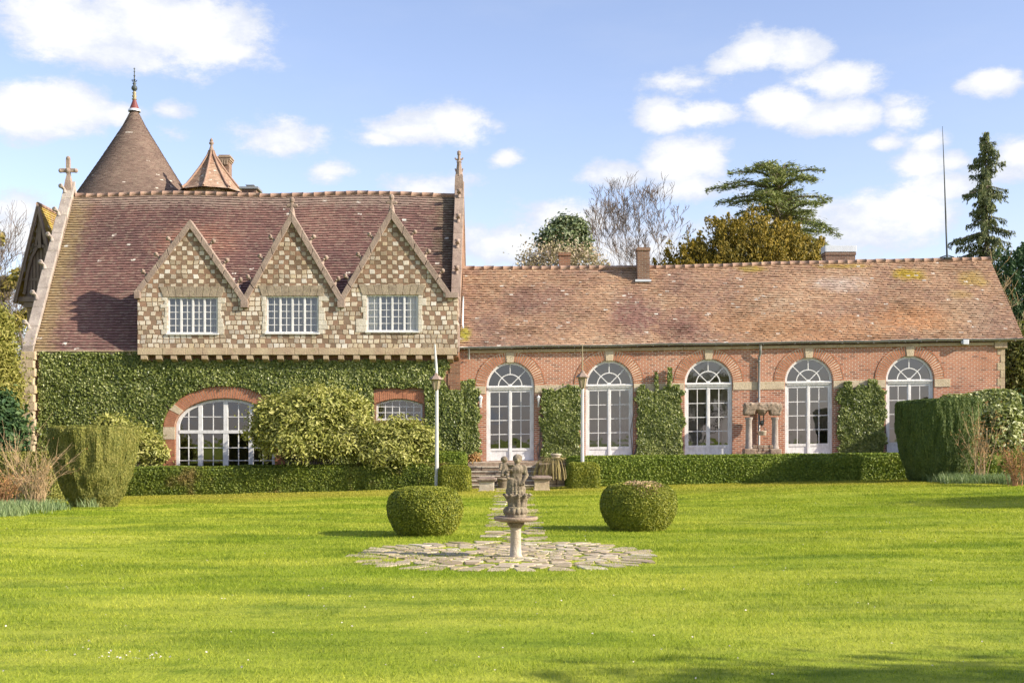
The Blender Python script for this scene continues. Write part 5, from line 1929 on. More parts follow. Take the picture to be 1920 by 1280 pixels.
# ------------------------------------------------------------------ clipped plants, hedges, shrubs
def grid_lathe(c, prof, seg, rng, amp=.05, streak=.0, sc=2.0, seed=3, sx=1.0, sy=1.0):
    """closed clipped shape from a profile of (radius, height), roughened"""
    cx, cy, cz = c
    fr = np.linspace(0, len(prof) - 1, 4 * (len(prof) - 1) + 1)
    rr = np.interp(fr, range(len(prof)), [p[0] for p in prof])
    zz = np.interp(fr, range(len(prof)), [p[1] for p in prof])
    a = np.linspace(0, 2 * PI, seg, endpoint=False)
    A, Rr = np.meshgrid(a, rr)
    _, Zz = np.meshgrid(a, zz)
    N = np.stack([np.cos(A).ravel(), np.sin(A).ravel(), np.zeros(A.size)], 1)
    V = np.stack([sx * Rr.ravel() * N[:, 0], sy * Rr.ravel() * N[:, 1], Zz.ravel()], 1)
    nz = fbm(V + 50, sc, seed, 3) - .5
    if streak:
        nz = nz * .45
        q = V.copy()
        q[:, 2] *= .16
        nz = nz + streak * (fbm(q + 20, sc * 4.5, seed + 9, 2) - .5)
    k = (Rr.ravel() > .02)
    V += N * (nz * amp * 2 * k)[:, None]
    V[:, 2] += (fbm(V + 80, sc, seed + 4, 2) - .5) * amp * .6 * k
    V += np.array(c)
    n = len(rr)
    F = []
    for i in range(n - 1):
        for j in range(seg):
            j2 = (j + 1) % seg
            F.append((i * seg + j, i * seg + j2, (i + 1) * seg + j2, (i + 1) * seg + j))
    return V, np.array(F)


def clipped(name, lab, cat, V, F, dens, size, mat, rng, group=None, jit=.55, align=None, aspect=1.6, stem=None, out=.02):
    ctr = V.mean(0)
    base = (ctr[0], ctr[1], V[:, 2].min())
    t = empty(name, base, lab, cat, group)
    m = M()
    m.add(V, F)
    T = np.concatenate([F[:, [0, 1, 2]], F[:, [0, 2, 3]]])
    area = np.linalg.norm(np.cross(V[T[:, 1]] - V[T[:, 0]], V[T[:, 2]] - V[T[:, 0]]), axis=1).sum() / 2
    P, N = sample_tris(V, F, int(area * dens), rng)
    sg = np.sign(np.sum(N * (P - ctr), 1))
    N = N * np.where(sg == 0, 1, sg)[:, None]
    P = P + N * (out + (rng.random(len(P)) ** 2)[:, None] * size * .9)
    al = None if align is None else np.tile(np.array(align, float), (len(P), 1))
    m.leaves(P, N + np.array([0, 0, .35]), size, rng, jit, aspect, 0, al)
    m.obj('foliage', mat, t)
    return t


def box_shell(x0, x1, y0, y1, zb, zt, res, amp, seed, rnd=.12):
    """clipped hedge block: five faces, rounded and roughened; zb and zt are functions of x"""
    Vs, Fs, n0 = [], [], 0
    def face(P, nu, nv):
        nonlocal n0
        Vs.append(P)
        i = (np.arange(nv - 1)[:, None] * nu + np.arange(nu - 1)[None]).ravel()
        Fs.append(np.stack([i, i + 1, i + nu + 1, i + nu], 1) + n0)
        n0 += len(P)
    nu, nw = max(3, int((x1 - x0) / res)), max(3, int((y1 - y0) / res))
    h = float(np.mean(zt(np.array([x0, x1])) - zb(np.array([x0, x1]))))
    nv = max(4, int(h / res))
    for (y, ) in ((y0,), (y1,)):
        u, v = np.meshgrid(np.linspace(x0, x1, nu), np.linspace(0, 1, nv))
        face(np.stack([u.ravel(), np.full(u.size, y), zb(u.ravel()) + (zt(u.ravel()) - zb(u.ravel())) * v.ravel()], 1), nu, nv)
    for x in (x0, x1):
        u, v = np.meshgrid(np.linspace(y0, y1, nw), np.linspace(0, 1, nv))
        xx = np.full(u.size, x)
        face(np.stack([xx, u.ravel(), zb(xx) + (zt(xx) - zb(xx)) * v.ravel()], 1), nw, nv)
    u, v = np.meshgrid(np.linspace(x0, x1, nu), np.linspace(y0, y1, nw))
    face(np.stack([u.ravel(), v.ravel(), zt(u.ravel())], 1), nu, nw)
    V, F = np.concatenate(Vs), np.concatenate(Fs)
    # round the edges by pulling corners in
    fx = np.clip((np.abs(V[:, 0] - (x0 + x1) / 2) - ((x1 - x0) / 2 - rnd)) / rnd, 0, 1)
    fy = np.clip((np.abs(V[:, 1] - (y0 + y1) / 2) - ((y1 - y0) / 2 - rnd)) / rnd, 0, 1)
    fz = np.clip((V[:, 2] - (zt(V[:, 0]) - rnd)) / rnd, 0, 1)
    k = np.maximum(0, np.sqrt(fx ** 2 + fy ** 2 + fz ** 2) - 1)
    V[:, 0] -= np.sign(V[:, 0] - (x0 + x1) / 2) * k * rnd * fx * .8
    V[:, 1] -= np.sign(V[:, 1] - (y0 + y1) / 2) * k * rnd * fy * .8
    V[:, 2] -= k * rnd * fz * .8
    for d in range(3):
        V[:, d] += (fbm(V + 31 * d, 1.4, seed + d, 3) - .5) * amp * (1.0 if d < 2 else .6)
    return V, F


rp = np.random.default_rng(5)
# big bucket-shaped yews
zl = float(gh(-12.1, 34.8)[0])
prof = [(.0, -.05), (.42, -.05), (.58, .12), (.80, .45), (1.00, .95), (1.13, 1.5), (1.21, 2.0), (1.24, 2.27), (1.19, 2.34), (.6, 2.36), (.0, 2.36)]
V, F = grid_lathe((-12.1, 34.8, zl), prof, 130, rp, .026, 4.6, 1.6, 3)
clipped('topiary_yew', 'large pale green bucket-shaped topiary yew at the left end of the low hedge', 'topiary', V, F, 6000, .026, MT['yew'], rp, 'bucket-shaped topiary yews', .4, (0, 0, 1), 2.2)
zr = float(gh(14.17, 40)[0])
prof = [(.0, -.05), (.70, -.05), (.85, .15), (1.02, .6), (1.15, 1.1), (1.24, 1.7), (1.30, 2.3), (1.32, 2.62), (1.24, 2.70), (.6, 2.72), (.0, 2.72)]
V, F = grid_lathe((14.17, 40, zr), prof, 130, rp, .026, 4.6, 1.6, 13)
V[:, 2] += .045 * (V[:, 0] - 14.17) * sstep(1.5, 3, V[:, 2])
clipped('topiary_yew', 'large dark green bucket-shaped topiary yew in front of the fifth glazed door', 'topiary', V, F, 5200, .030, MT['yew_dark'], rp, 'bucket-shaped topiary yews', .4, (0, 0, 1), 2.2)
# box balls on the lawn
for (pxx, Y, r, h, lab, seed) in ((797, 21.7, .655, .84, 'round clipped box ball on the lawn left of the paved circle', 4), (1197, 22.7, .69, .86, 'round clipped box ball with a dry straw patch on top, right of the paved circle', 8)):
    x = wx(pxx, Y)
    z = float(gh(x, Y)[0])
    prof = [(0, 0), (r * .62, .0), (r * .84, h * .18), (r * .97, h * .42), (r, h * .6), (r * .94, h * .80), (r * .76, h * .94), (r * .4, h), (0, h * 1.01)]
    V, F = grid_lathe((x, Y, z), prof, 84, rp, .075, .3, 2.4, seed)
    t = clipped('box_ball', lab, 'topiary', V, F, 8500, .025, MT['box'], rp, 'clipped box balls beside the paved circle', .7, None, 1.5)
    if seed == 8:
        P, N = sample_tris(V, F, 9000, rp)
        d = np.hypot((P[:, 0] - x - .05) / .42, (P[:, 1] - Y + .22) / .55) + .35 * (vnoise(P, 6.0, 3) - .5)
        k = (d < .8) & (P[:, 2] > z + h * .66)
        m = M()
        m.leaves(P[k] + np.array([0, 0, .03]), np.tile([0, -.3, 1.], (k.sum(), 1)), .045, rp, .7, 1.8)
        m.obj('dry_patch', MT['twig_warm'], t)
# two box cubes at the foot of the lamp posts
for (pxx, Y, w, h, lab, seed) in ((853, 41.0, 1.02, .80, 'small clipped box cube beside the left lamp post foot', 2), (1094, 40.6, .96, .88, 'small clipped box cube before the right lamp post foot', 6)):
    x = wx(pxx, Y)
    z = float(gh(x, Y)[0])
    V, F = box_shell(x - w / 2, x + w / 2, Y - w / 2, Y + w / 2, lambda q: np.full_like(q, z - .03), lambda q: np.full_like(q, z + h), .09, .09, seed, .14)
    clipped('box_cube', lab, 'topiary', V, F, 4000, .034, MT['box'], rp, 'clipped box cubes by the steps', .7, None, 1.5)
# low hedges
V, F = box_shell(-13.7, -1.75, 42.0, 43.0, lambda q: gz(q, 42.0) - .05, lambda q: .74 + .012 * (q + 13) + .0 * q, .16, .12, 21)
clipped('low_hedge', 'long low clipped hedge running below the ivy wall windows', 'hedge', V, F, 1500, .05, MT['hedge'], rp, None, .7)
V, F = box_shell(-5.0, -1.68, 43.02, 44.0, lambda q: np.full_like(q, .0), lambda q: np.full_like(q, 1.28), .14, .1, 25)
clipped('high_hedge', 'taller clipped hedge block behind the low hedge left of the steps', 'hedge', V, F, 1700, .048, MT['hedge_light'], rp, None, .7)
V, F = box_shell(1.95, 18.6, 42.1, 43.2, lambda q: gz(q, 42.1) - .05, lambda q: 1.115 + .0098 * (q - 2.5), .16, .10, 28)
clipped('low_hedge', 'long low clipped hedge along the terrace before the glazed doors', 'hedge', V, F, 1500, .05, MT['hedge_light'], rp, None, .7)
V, F = box_shell(18.7, 27, 43.4, 44.6, lambda q: gz(q, 43) - .05, lambda q: np.full_like(q, 1.32), .2, .10, 38)
clipped('low_hedge', 'clipped hedge continuing past the right end of the brick wing', 'hedge', V, F, 1100, .05, MT['hedge'], rp, None, .7)
zz = lambda q: gz(q, 38)
V, F = box_shell(-17.5, -14.3, 37.4, 38.6, lambda q: zz(q) - .05, lambda q: zz(q) + 1.58, .14, .1, 33)
clipped('clipped_block', 'clipped green hedge block left of the pale bucket topiary', 'hedge', V, F, 1700, .05, MT['yew'], rp, None, .7)
# tall ivy-like hedge at the right end of the wing
V, F = box_shell(15.95, 18.5, 43.6, 44.9, lambda q: np.full_like(q, .2), lambda q: 3.42 + .10 * np.sin(q * 2.2), .14, .16, 41, .22)
clipped('tall_hedge', 'tall leafy evergreen hedge at the right end of the brick wing', 'hedge', V, F, 1000, .085, MT['laurel'], rp, None, .75)


def blob_shrub(name, lab, cat, base, blobs, nclump, nleaf, size, mat, rng, trunk=None, group=None, up=.5, jit=.75, aspect=2.0, spread=.16, tpart='trunk', cpart='crown', shell=.55, bark='bark'):
    """loose crown: leaf clumps spread through a set of ellipsoids, with stems that carry them"""
    t = empty(name, base, lab, cat, group)
    m = M()
    vol = np.array([b[3] * b[4] * b[5] for b in blobs]) ** .7
    vol = vol / vol.sum()
    cen = []
    for b, v in zip(blobs, vol):
        n = max(3, int(nclump * v))
        d = rng.standard_normal((n, 3))
        d /= np.linalg.norm(d, axis=1, keepdims=True)
        d[:, 2] = np.where(d[:, 2] < -.55, -d[:, 2], d[:, 2])
        r = shell + (1 - shell) * rng.random(n) ** .6
        C = np.array(b[:3]) + d * r[:, None] * np.array(b[3:6])
        s = spread * (.6 + .8 * rng.random(n)) * (np.mean(b[3:6]) ** .5)
        k = max(1, int(nleaf))
        P = np.repeat(C, k, 0) + rng.standard_normal((n * k, 3)) * np.repeat(s, k)[:, None]
        N = np.repeat(d, k, 0) + np.array([0, 0, up])
        m.leaves(P, N, size, rng, jit, aspect)
        cen.append(C)
    m.obj(cpart, mat, t)
    cen = np.concatenate(cen)
    tr = M()
    base = np.array(base, float)
    if trunk:
        h, r = trunk
        tr.tube([base - (0, 0, .1), base + (0.02, 0, h * .5), base + (0, 0.03, h)], [r, r * .8, r * .5], 8)
    sel = cen[rng.choice(len(cen), min(len(cen), 40), replace=False)]
    for c in sel:
        f = .15 + .5 * rng.random()
        st_ = base + np.array([rng.normal(0, .12), rng.normal(0, .12), 0]) if not trunk else base + np.array([0, 0, trunk[0] * f])
        mid = (st_ + c) / 2 + np.array([0, 0, .12 * np.linalg.norm(c - st_) * (.5 if trunk else .2)])
        r0 = (trunk[1] * .35 if trunk else .03)
        tr.tube([st_, mid, c], [r0, r0 * .6, r0 * .2], 5)
    tr.obj(tpart, MT[bark], t)
    return t


def pblob(pxx, pyy, rx, ry, Y, dY, depth=1.0):
    s = Y / FPX
    return (wx(pxx, Y), Y + dY, wz(pyy, Y), rx * s, max(rx, ry) * s * .7 * depth, ry * s)


rs = np.random.default_rng(77)
YS2 = 42.9
blobs = [pblob(*a, YS2, d) for a, d in (((585, 800, 98, 60), 0), ((530, 790, 55, 44), -.2), ((600, 765, 58, 36), .1), ((650, 790, 48, 46), -.1), ((560, 835, 70, 32), -.5), ((505, 815, 36, 32), -.4), ((640, 830, 50, 34), -.5))]
blob_shrub('rhododendron', 'large pale green evergreen shrub spilling over the hedge before the low arched window', 'shrub', (wx(590, YS2), YS2, .2), blobs, 820, 40, .068, MT['rhodo'], rs, None, None, .6, .75, 2.4, .17, 'stems', 'foliage')
blobs = [pblob(*a, YS2, d) for a, d in (((735, 838, 70, 40), 0), ((695, 835, 46, 34), -.3), ((775, 830, 46, 32), -.1), ((745, 812, 40, 22), .1), ((660, 825, 36, 30), -.2), ((725, 858, 55, 20), -.6))]
blob_shrub('rhododendron', 'smaller pale green evergreen shrub under the segmental window', 'shrub', (wx(738, YS2), YS2, .3), blobs, 460, 40, .066, MT['rhodo'], rs, None, None, .6, .75, 2.4, .16, 'stems', 'foliage')
Y = 43.3
blobs = [pblob(*a, Y, d) for a, d in (((250, 840, 48, 36), 0), ((205, 806, 36, 22), .1), ((285, 852, 26, 26), 0))]
blob_shrub('pale_shrub', 'pale leafy shrub behind the left bucket topiary', 'shrub', (wx(240, Y), Y, .2), blobs, 340, 30, .072, MT['rhodo'], rs, None, None, .6, .75, 2.2, .15, 'stems', 'foliage')
Y = 43.2
blobs = [pblob(*a, Y, d) for a, d in (((1865, 815, 40, 48), -.4), ((1885, 790, 20, 26), -.4), ((1850, 845, 30, 26), -.5))]
blob_shrub('pale_shrub', 'pale green loose shrub in front of the tall right-end hedge', 'shrub', (wx(1865, Y), Y - .4, .4), blobs, 240, 22, .085, MT['laurel'], rs, None, None, .6, .75, 2.4, .15, 'stems', 'foliage')
# little plants beside the steps
Y = 43.9
blobs = [pblob(885, 868, 16, 16, Y, 0)]
blob_shrub('step_plant', 'small rusty plant in the corner left of the garden steps', 'plant', (wx(885, Y), Y, .75), blobs, 50, 16, .06, MT['budleaf'], rs, None, None, .6, .8, 2, .1, 'stems', 'foliage')

# ornamental grass hanging over the wall by the steps
t = empty('ornamental_grass', (1.5, 42.6, .93), 'straw tussock of ornamental grass drooping over the wall right of the steps', 'grass tussock')
m = M()
for k in range(520):
    a = rs.random() * 2 * PI
    l = .35 + .45 * rs.random()
    o_ = np.array([1.5 + rs.normal(0, .10), 42.7 + rs.normal(0, .08), .93])
    d = np.array([math.cos(a) * .9, math.sin(a) * .7 - .25, 0])
    pts = [o_, o_ + d * l * .35 + (0, 0, .20 * l + .05), o_ + d * l * .7 + (0, 0, .10 * l), o_ + d * l * .92 + (0, 0, -.35 * l), o_ + d * l + (0, 0, -.75 * l)]
    sd = np.array([-d[1], d[0], 0]) * .008
    m.strip([p - sd for p in pts], [p + sd for p in pts])
m.obj('blades', MT['strawgrass'], t)

# ---- ivy
def ivy(name, lab, fn, x0, x1, z0, z1, Y, n, size, mat, rng, group=None, thick=.16):
    P = np.stack([x0 + (x1 - x0) * rng.random(n), np.full(n, Y), z0 + (z1 - z0) * rng.random(n)], 1)
    k = fn(P[:, 0], P[:, 2])
    P = P[k]
    bulge = fbm(P * (1, 0, 1), 1.4, 17, 3)
    P[:, 1] -= thick * (.25 + .9 * bulge) * (.35 + .65 * rng.random(len(P)))
    m = M()
    N = np.tile([0, -1.0, .35], (len(P), 1))
    m.leaves(P, N, size, rng, .48, 1.25)
    t = empty(name, (float(P[:, 0].mean()), Y, float(P[:, 2].min())), lab, 'ivy', group)
    m.obj('foliage', mat, t)
    s = M()
    for q in range(10):
        i = rng.integers(len(P))
        p = P[i]
        x = float(np.clip(p[0] + rng.normal(0, .4), x0, x1))
        s.tube([(x, Y - .02, max(z0, .2)), ((x + p[0]) / 2 + rng.normal(0, .1), Y - .03, (z0 + p[2]) / 2), (p[0], Y - .03, p[2])], [.03, .02, .008], 5)
    s.obj('stems', MT['bark'], t)
    return t


ri = np.random.default_rng(99)
def ivy_main(x, z):
    w = (vnoise(np.stack([x, x * 0, z], 1), 2.2, 5) - .5) * .30 + (vnoise(np.stack([x, x * 0, z], 1), 9.0, 6) - .5) * .14
    top = np.where(x < -13.93, 5.02, 4.74)
    ok = (z < top + w * .5) & (x > -17.72 + w * .3) & (x < np.where(z < 3.62 + w, wx(868, 45), wx(838, 45) + w))
    ea = ((x - AW['xc']) / (AW['hw'] + .46)) ** 2 + ((np.maximum(z - AW['zs'], 0)) / (AW['rise'] + .48)) ** 2
    ok &= ~((ea < 1 + w * .25) & (z >= AW['zs']))
    ok &= ~((np.abs(x - AW['xc']) < AW['hw'] + .44 + w * .4) & (z < AW['zs']))
    ok &= ~((np.abs(x - SW['xc']) < .97 + w * .2) & (z > 2.3) & (z < 3.72 + w * .3 - .05 * np.abs(x - SW['xc'])))
    return ok
ivy('ivy', 'broad dark green ivy covering the ground floor wall under the stone gables', ivy_main, -17.8, -1.8, .2, 5.1, 45.0, 110000, .078, MT['ivy'], ri, 'ivy on the walls', .20)
def panel(pa, pb, ytop, amp=.25, tend=()):
    xa, xb = wx(pa, YW), wx(pb, YW)
    zt = wz(ytop, YW)
    def f(x, z):
        w = (vnoise(np.stack([x, x * 0, z], 1), 3.0, 8) - .5) * amp + (vnoise(np.stack([x, x * 0, z], 1), 11.0, 9) - .5) * .16
        inset = .14 * sstep(1.5, 3.2, zt - z) * .6
        ok = (x > xa + inset + w) & (x < xb - inset - w) & (z < zt + w * 1.3)
        for (tp, ty, tw) in tend:
            ok |= (np.abs(x - wx(tp, YW) + w * .4) < wx(tp + tw, YW) - wx(tp, YW)) & (z < wz(ty, YW)) & (z > zt - .3)
        return ok
    return f, xa, xb
for (pa, pb, yt, lab, tend, n) in (
        (832, 899, 730, 'ivy panel in the corner left of the first glazed door', ((868, 715, 8), (884, 712, 6)), 8200),
        (1016, 1090, 729, 'ivy panel on the pier between the first and second glazed doors', ((1075, 724, 8),), 7800),
        (1192, 1280, 730, 'ivy panel with climbing tendrils on the pier between the second and third glazed doors', ((1229, 699, 2.5), (1254, 690, 3.5), (1204, 722, 4), (1268, 722, 3)), 8800),
        (1571, 1657, 727, 'ivy panel on the pier between the fourth and fifth glazed doors', ((1588, 716, 6), (1636, 712, 9), (1610, 722, 4)), 8800)):
    f, xa, xb = panel(pa, pb, yt, .22, tend)
    ivy('ivy', lab, f, xa - .1, xb + .1, .95, wz(685, YW), YW, int(n * 3.4), .078, MT['ivy'], ri, 'ivy on the walls', .24)
# climbers on the end quoin and above the jetty
# ------------------------------------------------------------------ twiggy shrubs, daffodil leaves
def twig_shrub(lab, pxx, Y, h, spread, n, mat, rng, bud=None, arch=.5, name='bare_shrub', rad=.012):
    x = wx(pxx, Y)
    z = float(gh(x, Y)[0])
    t = empty(name, (x, Y, z), lab, 'bare shrub')
    m, P = M(), []
    for k in range(n):
        a = rng.random() * 2 * PI
        l = h * (.55 + .55 * rng.random())
        d = np.array([math.cos(a), math.sin(a) * .8, 0]) * spread * (.2 + rng.random())
        o_ = np.array([x + rng.normal(0, .1), Y + rng.normal(0, .1), z - .05])
        pts = []
        for q in np.linspace(0, 1, 6):
            p = o_ + d * (q ** 1.4) + np.array([0, 0, l * (q - arch * .5 * q ** 2.6)]) + rng.normal(0, .02, 3) * q
            pts.append(p)
        m.tube(pts, list(np.linspace(rad, rad * .3, 6)), 4, cap=False)
        for j in range(5):
            q = rng.integers(2, 6)
            p = pts[q]
            e = p + (pts[q] - pts[q - 1]) * (.8 + rng.random()) + rng.normal(0, .11, 3)
            m.tube([p, (p + e) / 2 + rng.normal(0, .02, 3), e], [rad * .45, rad * .35, rad * .2], 3, cap=False)
            P += [e, (p + e) / 2]
        P += pts[2:]
    m.obj('twigs', mat, t)
    if bud:
        P = np.array(P)
        k = rng.choice(len(P), min(len(P), bud[0]), replace=True)
        q = P[k] + rng.normal(0, .05, (len(k), 3))
        b = M()
        b.leaves(q, rng.standard_normal((len(k), 3)), bud[1], rng, .5, 1.6)
        b.obj('leaves', bud[2], t)  # rusty buds scattered along the twigs, not opened leaves
    return t
rt = np.random.default_rng(31)
twig_shrub('straw-coloured arching bare shrub in front of the left hedge block', 66, 32.5, 1.9, .75, 52, MT['twig_warm'], rt, (260, .03, MT['budleaf']), .42, rad=.010)
twig_shrub('reddish low bare shrub at the far left edge of the lawn', 4, 33.5, 1.4, .6, 40, MT['twig_rust'], rt, (1400, .045, MT['budleaf']), .6)
twig_shrub('rust-budded upright bare shrub in front of the dark bucket topiary', 1836, 38.6, 2.2, .55, 20, MT['twig_warm'], rt, (900, .045, MT['budleaf']), .2, rad=.013)
twig_shrub('brown bare shrub at the far right edge of the lawn', 1905, 35.5, 1.35, .5, 26, MT['twig_rust'], rt, (260, .05, MT['budleaf']), .2, rad=.014)
twig_shrub('thin pale young saplings standing before the ivy at the far left', 28, 36.5, 2.6, 1.0, 16, MT['twig_warm'], rt, None, .25, 'young_sapling')

def blade_bed(name, spots, n, h, w, mat, rng, lab=None):
    m = M()
    for (cx_, cy_, rx, ry, k) in spots:
        a, r = rng.random(k) * 2 * PI, np.sqrt(rng.random(k))
        x, y = cx_ + rx * r * np.cos(a), cy_ + ry * r * np.sin(a)
        z = gh(x, y) - .01
        hh = h * (.6 + .6 * rng.random(k))
        an = rng.random(k) * 2 * PI
        dx_, dy_ = np.cos(an), np.sin(an)
        le = rng.normal(0, .35, (k, 2)) * hh[:, None]
        ww = w * (.7 + .6 * rng.random(k))
        A = np.stack([x - dx_ * ww, y - dy_ * ww, z], 1)
        B = np.stack([x + dx_ * ww, y + dy_ * ww, z], 1)
        C = np.stack([x + dx_ * ww * .8 + le[:, 0] * .45, y + dy_ * ww * .8 + le[:, 1] * .45, z + hh * .62], 1)
        D = np.stack([x - dx_ * ww * .8 + le[:, 0] * .45, y - dy_ * ww * .8 + le[:, 1] * .45, z + hh * .62], 1)
        T = np.stack([x + le[:, 0], y + le[:, 1], z + hh], 1)
        V = np.stack([A, B, C, D, T], 1).reshape(-1, 3)
        b = np.arange(k) * 5
        m.add(V, np.stack([b, b + 1, b + 2, b + 3], 1))
        m.add(np.zeros((0, 3)), np.zeros((0, 3), int)) if False else None
        m.n -= len(V)
        m.V.pop()
        L_ = np.stack([b + 3, b + 2, b + 4], 1)
        m.L.append(L_.reshape(-1) + m.n)
        m.S.append(np.full(k, 3))
        m.MI.append(np.zeros(k))
        m.UV.append(np.zeros((3 * k, 2)))
        m.V.append(V)
        m.n += len(V)
    return tag(m.obj(name, mat), kind='stuff')
blade_bed('daffodil_leaves', [(-13.4, 30.6, 1.0, 2.0, 1700), (-12.5, 28.6, .8, 1.2, 800), (-12.9, 32.0, .9, .7, 500), (-12.0, 31.0, .5, 1.0, 260)], 0, .30, .009, MT['daff'], rt)
blade_bed('daffodil_leaves', [(14.6, 38.0, 1.0, .9, 1100), (15.8, 37.3, .9, .8, 1100), (14.0, 39.0, .5, .4, 200), (-11.9, 33.6, .3, .2, 60)], 0, .32, .010, MT['daff'], rt)

# ---- grass blades over the lawn that can be seen
rgz = np.random.default_rng(3)
nb = 1250000
y = 7.2 + (42.0 - 7.2) * rgz.random(nb)
x = (rgz.random(nb) * 2 - 1) * (y * .445 + 7.5)
# density falls off with distance: keep share ~ 1/y of the area sample already uniform in y
q = np.stack([x * .8, y * .8, x * 0], 1)
keep = (np.hypot(x - CCX, y - CCY) > CCR - .06 - .6 * rgz.random(nb) ** 2) | (rgz.random(nb) < .42)
keep &= ~((np.abs(x - PXC) < .33) & (y > 20) & (rgz.random(nb) > .62))
keep &= ~((y > 41.9))
x, y, q = x[keep], y[keep], q[keep]
k = len(x)
z = gh(x, y) - .004
tuft = fbm(q, 1.0, 5, 2)
hh = (.014 + .024 * rgz.random(k)) * (.45 + 1.1 * tuft) * (1 + .012 * y)
an = rgz.random(k) * 2 * PI
ww = (.0018 + .0016 * rgz.random(k)) * np.maximum(1, y / 9.0)
le = rgz.normal(0, .55, (k, 2)) * hh[:, None]
A = np.stack([x - np.cos(an) * ww, y - np.sin(an) * ww, z], 1)
B = np.stack([x + np.cos(an) * ww, y + np.sin(an) * ww, z], 1)
T = np.stack([x + le[:, 0], y + le[:, 1], z + hh], 1)
m = M()
m.add(np.stack([A, B, T], 1).reshape(-1, 3), np.arange(3 * k).reshape(k, 3))
tag(m.obj('grass', MT['blade'], None, (0, 0, 0)), kind='stuff')

# a few daisies and fallen petals
kd = 260
yd = 7.6 + 24 * rgz.random(kd) ** 1.3
xd = (rgz.random(kd) * 2 - 1) * yd * .43
cl = rgz.random(kd) < .12
xd[cl] = xd[0] * 0 - 2.9 + rgz.normal(0, .25, cl.sum())
yd[cl] = 9.3 + rgz.normal(0, .12, cl.sum())
m = M()
P = np.stack([xd, yd, gh(xd, yd) + .03], 1)
m.leaves(P, np.tile([0, -.4, 1.0], (kd, 1)), .017, rgz, .3, 1.1)
tag(m.obj('daisies', MT['jamb']), kind='stuff')

# ------------------------------------------------------------------ trees
def bare_tree(lab, base, H, seed, r0=.22, spread=.55, levels=6, mat='twig', group=None, mist=0, split0=.28, kids=3, lean=(0, 0), name='bare_tree', minr=.012, twiglen=.74):
    rng = random.Random(seed)
    t = empty(name, base, lab, 'tree', group)
    tr, cr = M(), M()
    ends = []

    def grow(p, d, l, r, lev):
        n = 4
        pts, rad = [p], [r]
        q = p
        for k in range(n):
            j = .10 if lev == 0 else .20
            d = (d + Vector((rng.gauss(0, j), rng.gauss(0, j), rng.gauss(0, j * .5) + (.07 if lev > 1 else .02)))).normalized()
            q = q + d * (l / n)
            pts.append(q)
            rad.append(max(minr * .7, r * (1 - .42 * (k + 1) / n)))
        (tr if lev < 2 else cr).tube(pts, rad, 7 if lev < 2 else (5 if lev < 3 else 3), cap=False)
        if lev >= 3:
            ends.append(q)
        if lev >= levels:
            return
        for k in range(kids + (1 if rng.random() < .4 else 0)):
            f = 1.0 if k < 2 else .35 + .5 * rng.random()
            i = min(n, max(1, int(round(f * n))))
            ax = Vector((rng.gauss(0, 1), rng.gauss(0, 1), rng.gauss(0, .45))).normalized()
            dd = (d * (1 - spread * .6) + ax * spread + Vector((0, 0, .12))).normalized()
            grow(pts[i], dd, l * twiglen * (.75 + .4 * rng.random()), max(minr, rad[i] * .66), lev + 1)
    b = Vector(base)
    grow(b - Vector((0, 0, .2)), Vector((lean[0], lean[1], 1)).normalized(), H * split0, r0, 0)
    tr.obj('trunk', MT['bark'], t)
    cr.obj('crown', MT[mat], t)
    if mist:
        nr = np.random.default_rng(seed)
        for c in rng.sample(ends, min(mist, len(ends))):
            q = M()
            d = nr.standard_normal((260, 3))
            d /= np.linalg.norm(d, axis=1, keepdims=True)
            R_m = .35 + .25 * nr.random()
            q.leaves(np.array(c) + d * R_m * (.5 + .5 * nr.random((260, 1))), d, .15, nr, .5, 2.0)
            q.obj('mistletoe', MT['mistletoe'], t)
    return t


def gzs(x, y): return float(gh(x, y)[0])
Y = 66
bare_tree('grey bare tree with mistletoe clumps left of the half-timbered wing', (wx(12, Y), Y, -.4), 18.5, 4, .30, .40, 6, 'twig', 'bare trees behind the house', 9, .30)
Y = 74
bare_tree('slender grey bare tree at the far left edge behind the mistletoe tree', (wx(40, Y), Y, -.4), 17.5, 12, .22, .38, 6, 'twig', 'bare trees behind the house', 2, .28)
Y = 72
bare_tree('broad grey bare tree standing left of the golden yew', (wx(1250, Y), Y, 0), 19.8, 9, .30, .33, 9, 'twig', 'bare trees behind the house', 0, .30, kids=2, minr=.013, twiglen=.74)
Y = 76
bare_tree('smaller bare tree just right of the dark square chimney', (wx(1165, Y), Y, 0), 13.5, 15, .2, .42, 6, 'twig', 'bare trees behind the house', 0, .32, minr=.012)
Y = 84
bare_tree('faint bare tree seen between the golden yew and the cedar', (wx(1335, Y), Y, 0), 9.5, 23, .24, .34, 6, 'twig', 'bare trees behind the house', 0, .34, minr=.02)

rtr = np.random.default_rng(8)
Y = 64
blobs = [pblob(*a, Y, d) for a, d in (((1062, 450, 42, 40), 0), ((1075, 435, 26, 26), 0), ((1040, 460, 32, 30), -.5), ((1085, 470, 30, 28), .3))]
blob_shrub('holly_tree', 'small dark domed evergreen rising behind the square chimney', 'tree', (wx(1062, Y), Y, 0), blobs, 330, 30, .12, MT['holly'], rtr, (11, .2), None, .4, .8, 1.7, .15)
Y = 62
blobs = [pblob(*a, Y, d) for a, d in (((1010, 496, 34, 30), 0), ((1050, 494, 40, 32), 0), ((1095, 496, 34, 30), 0), ((990, 505, 26, 20), 0), ((1125, 505, 20, 18), 0))]
blob_shrub('blossom_tree', 'pale twiggy blossoming tree below the domed evergreen', 'tree', (wx(1050, Y), Y, 0), blobs, 320, 12, .09, MT['bloom'], rtr, (8.5, .16), None, .2, .9, 1.6, .30)

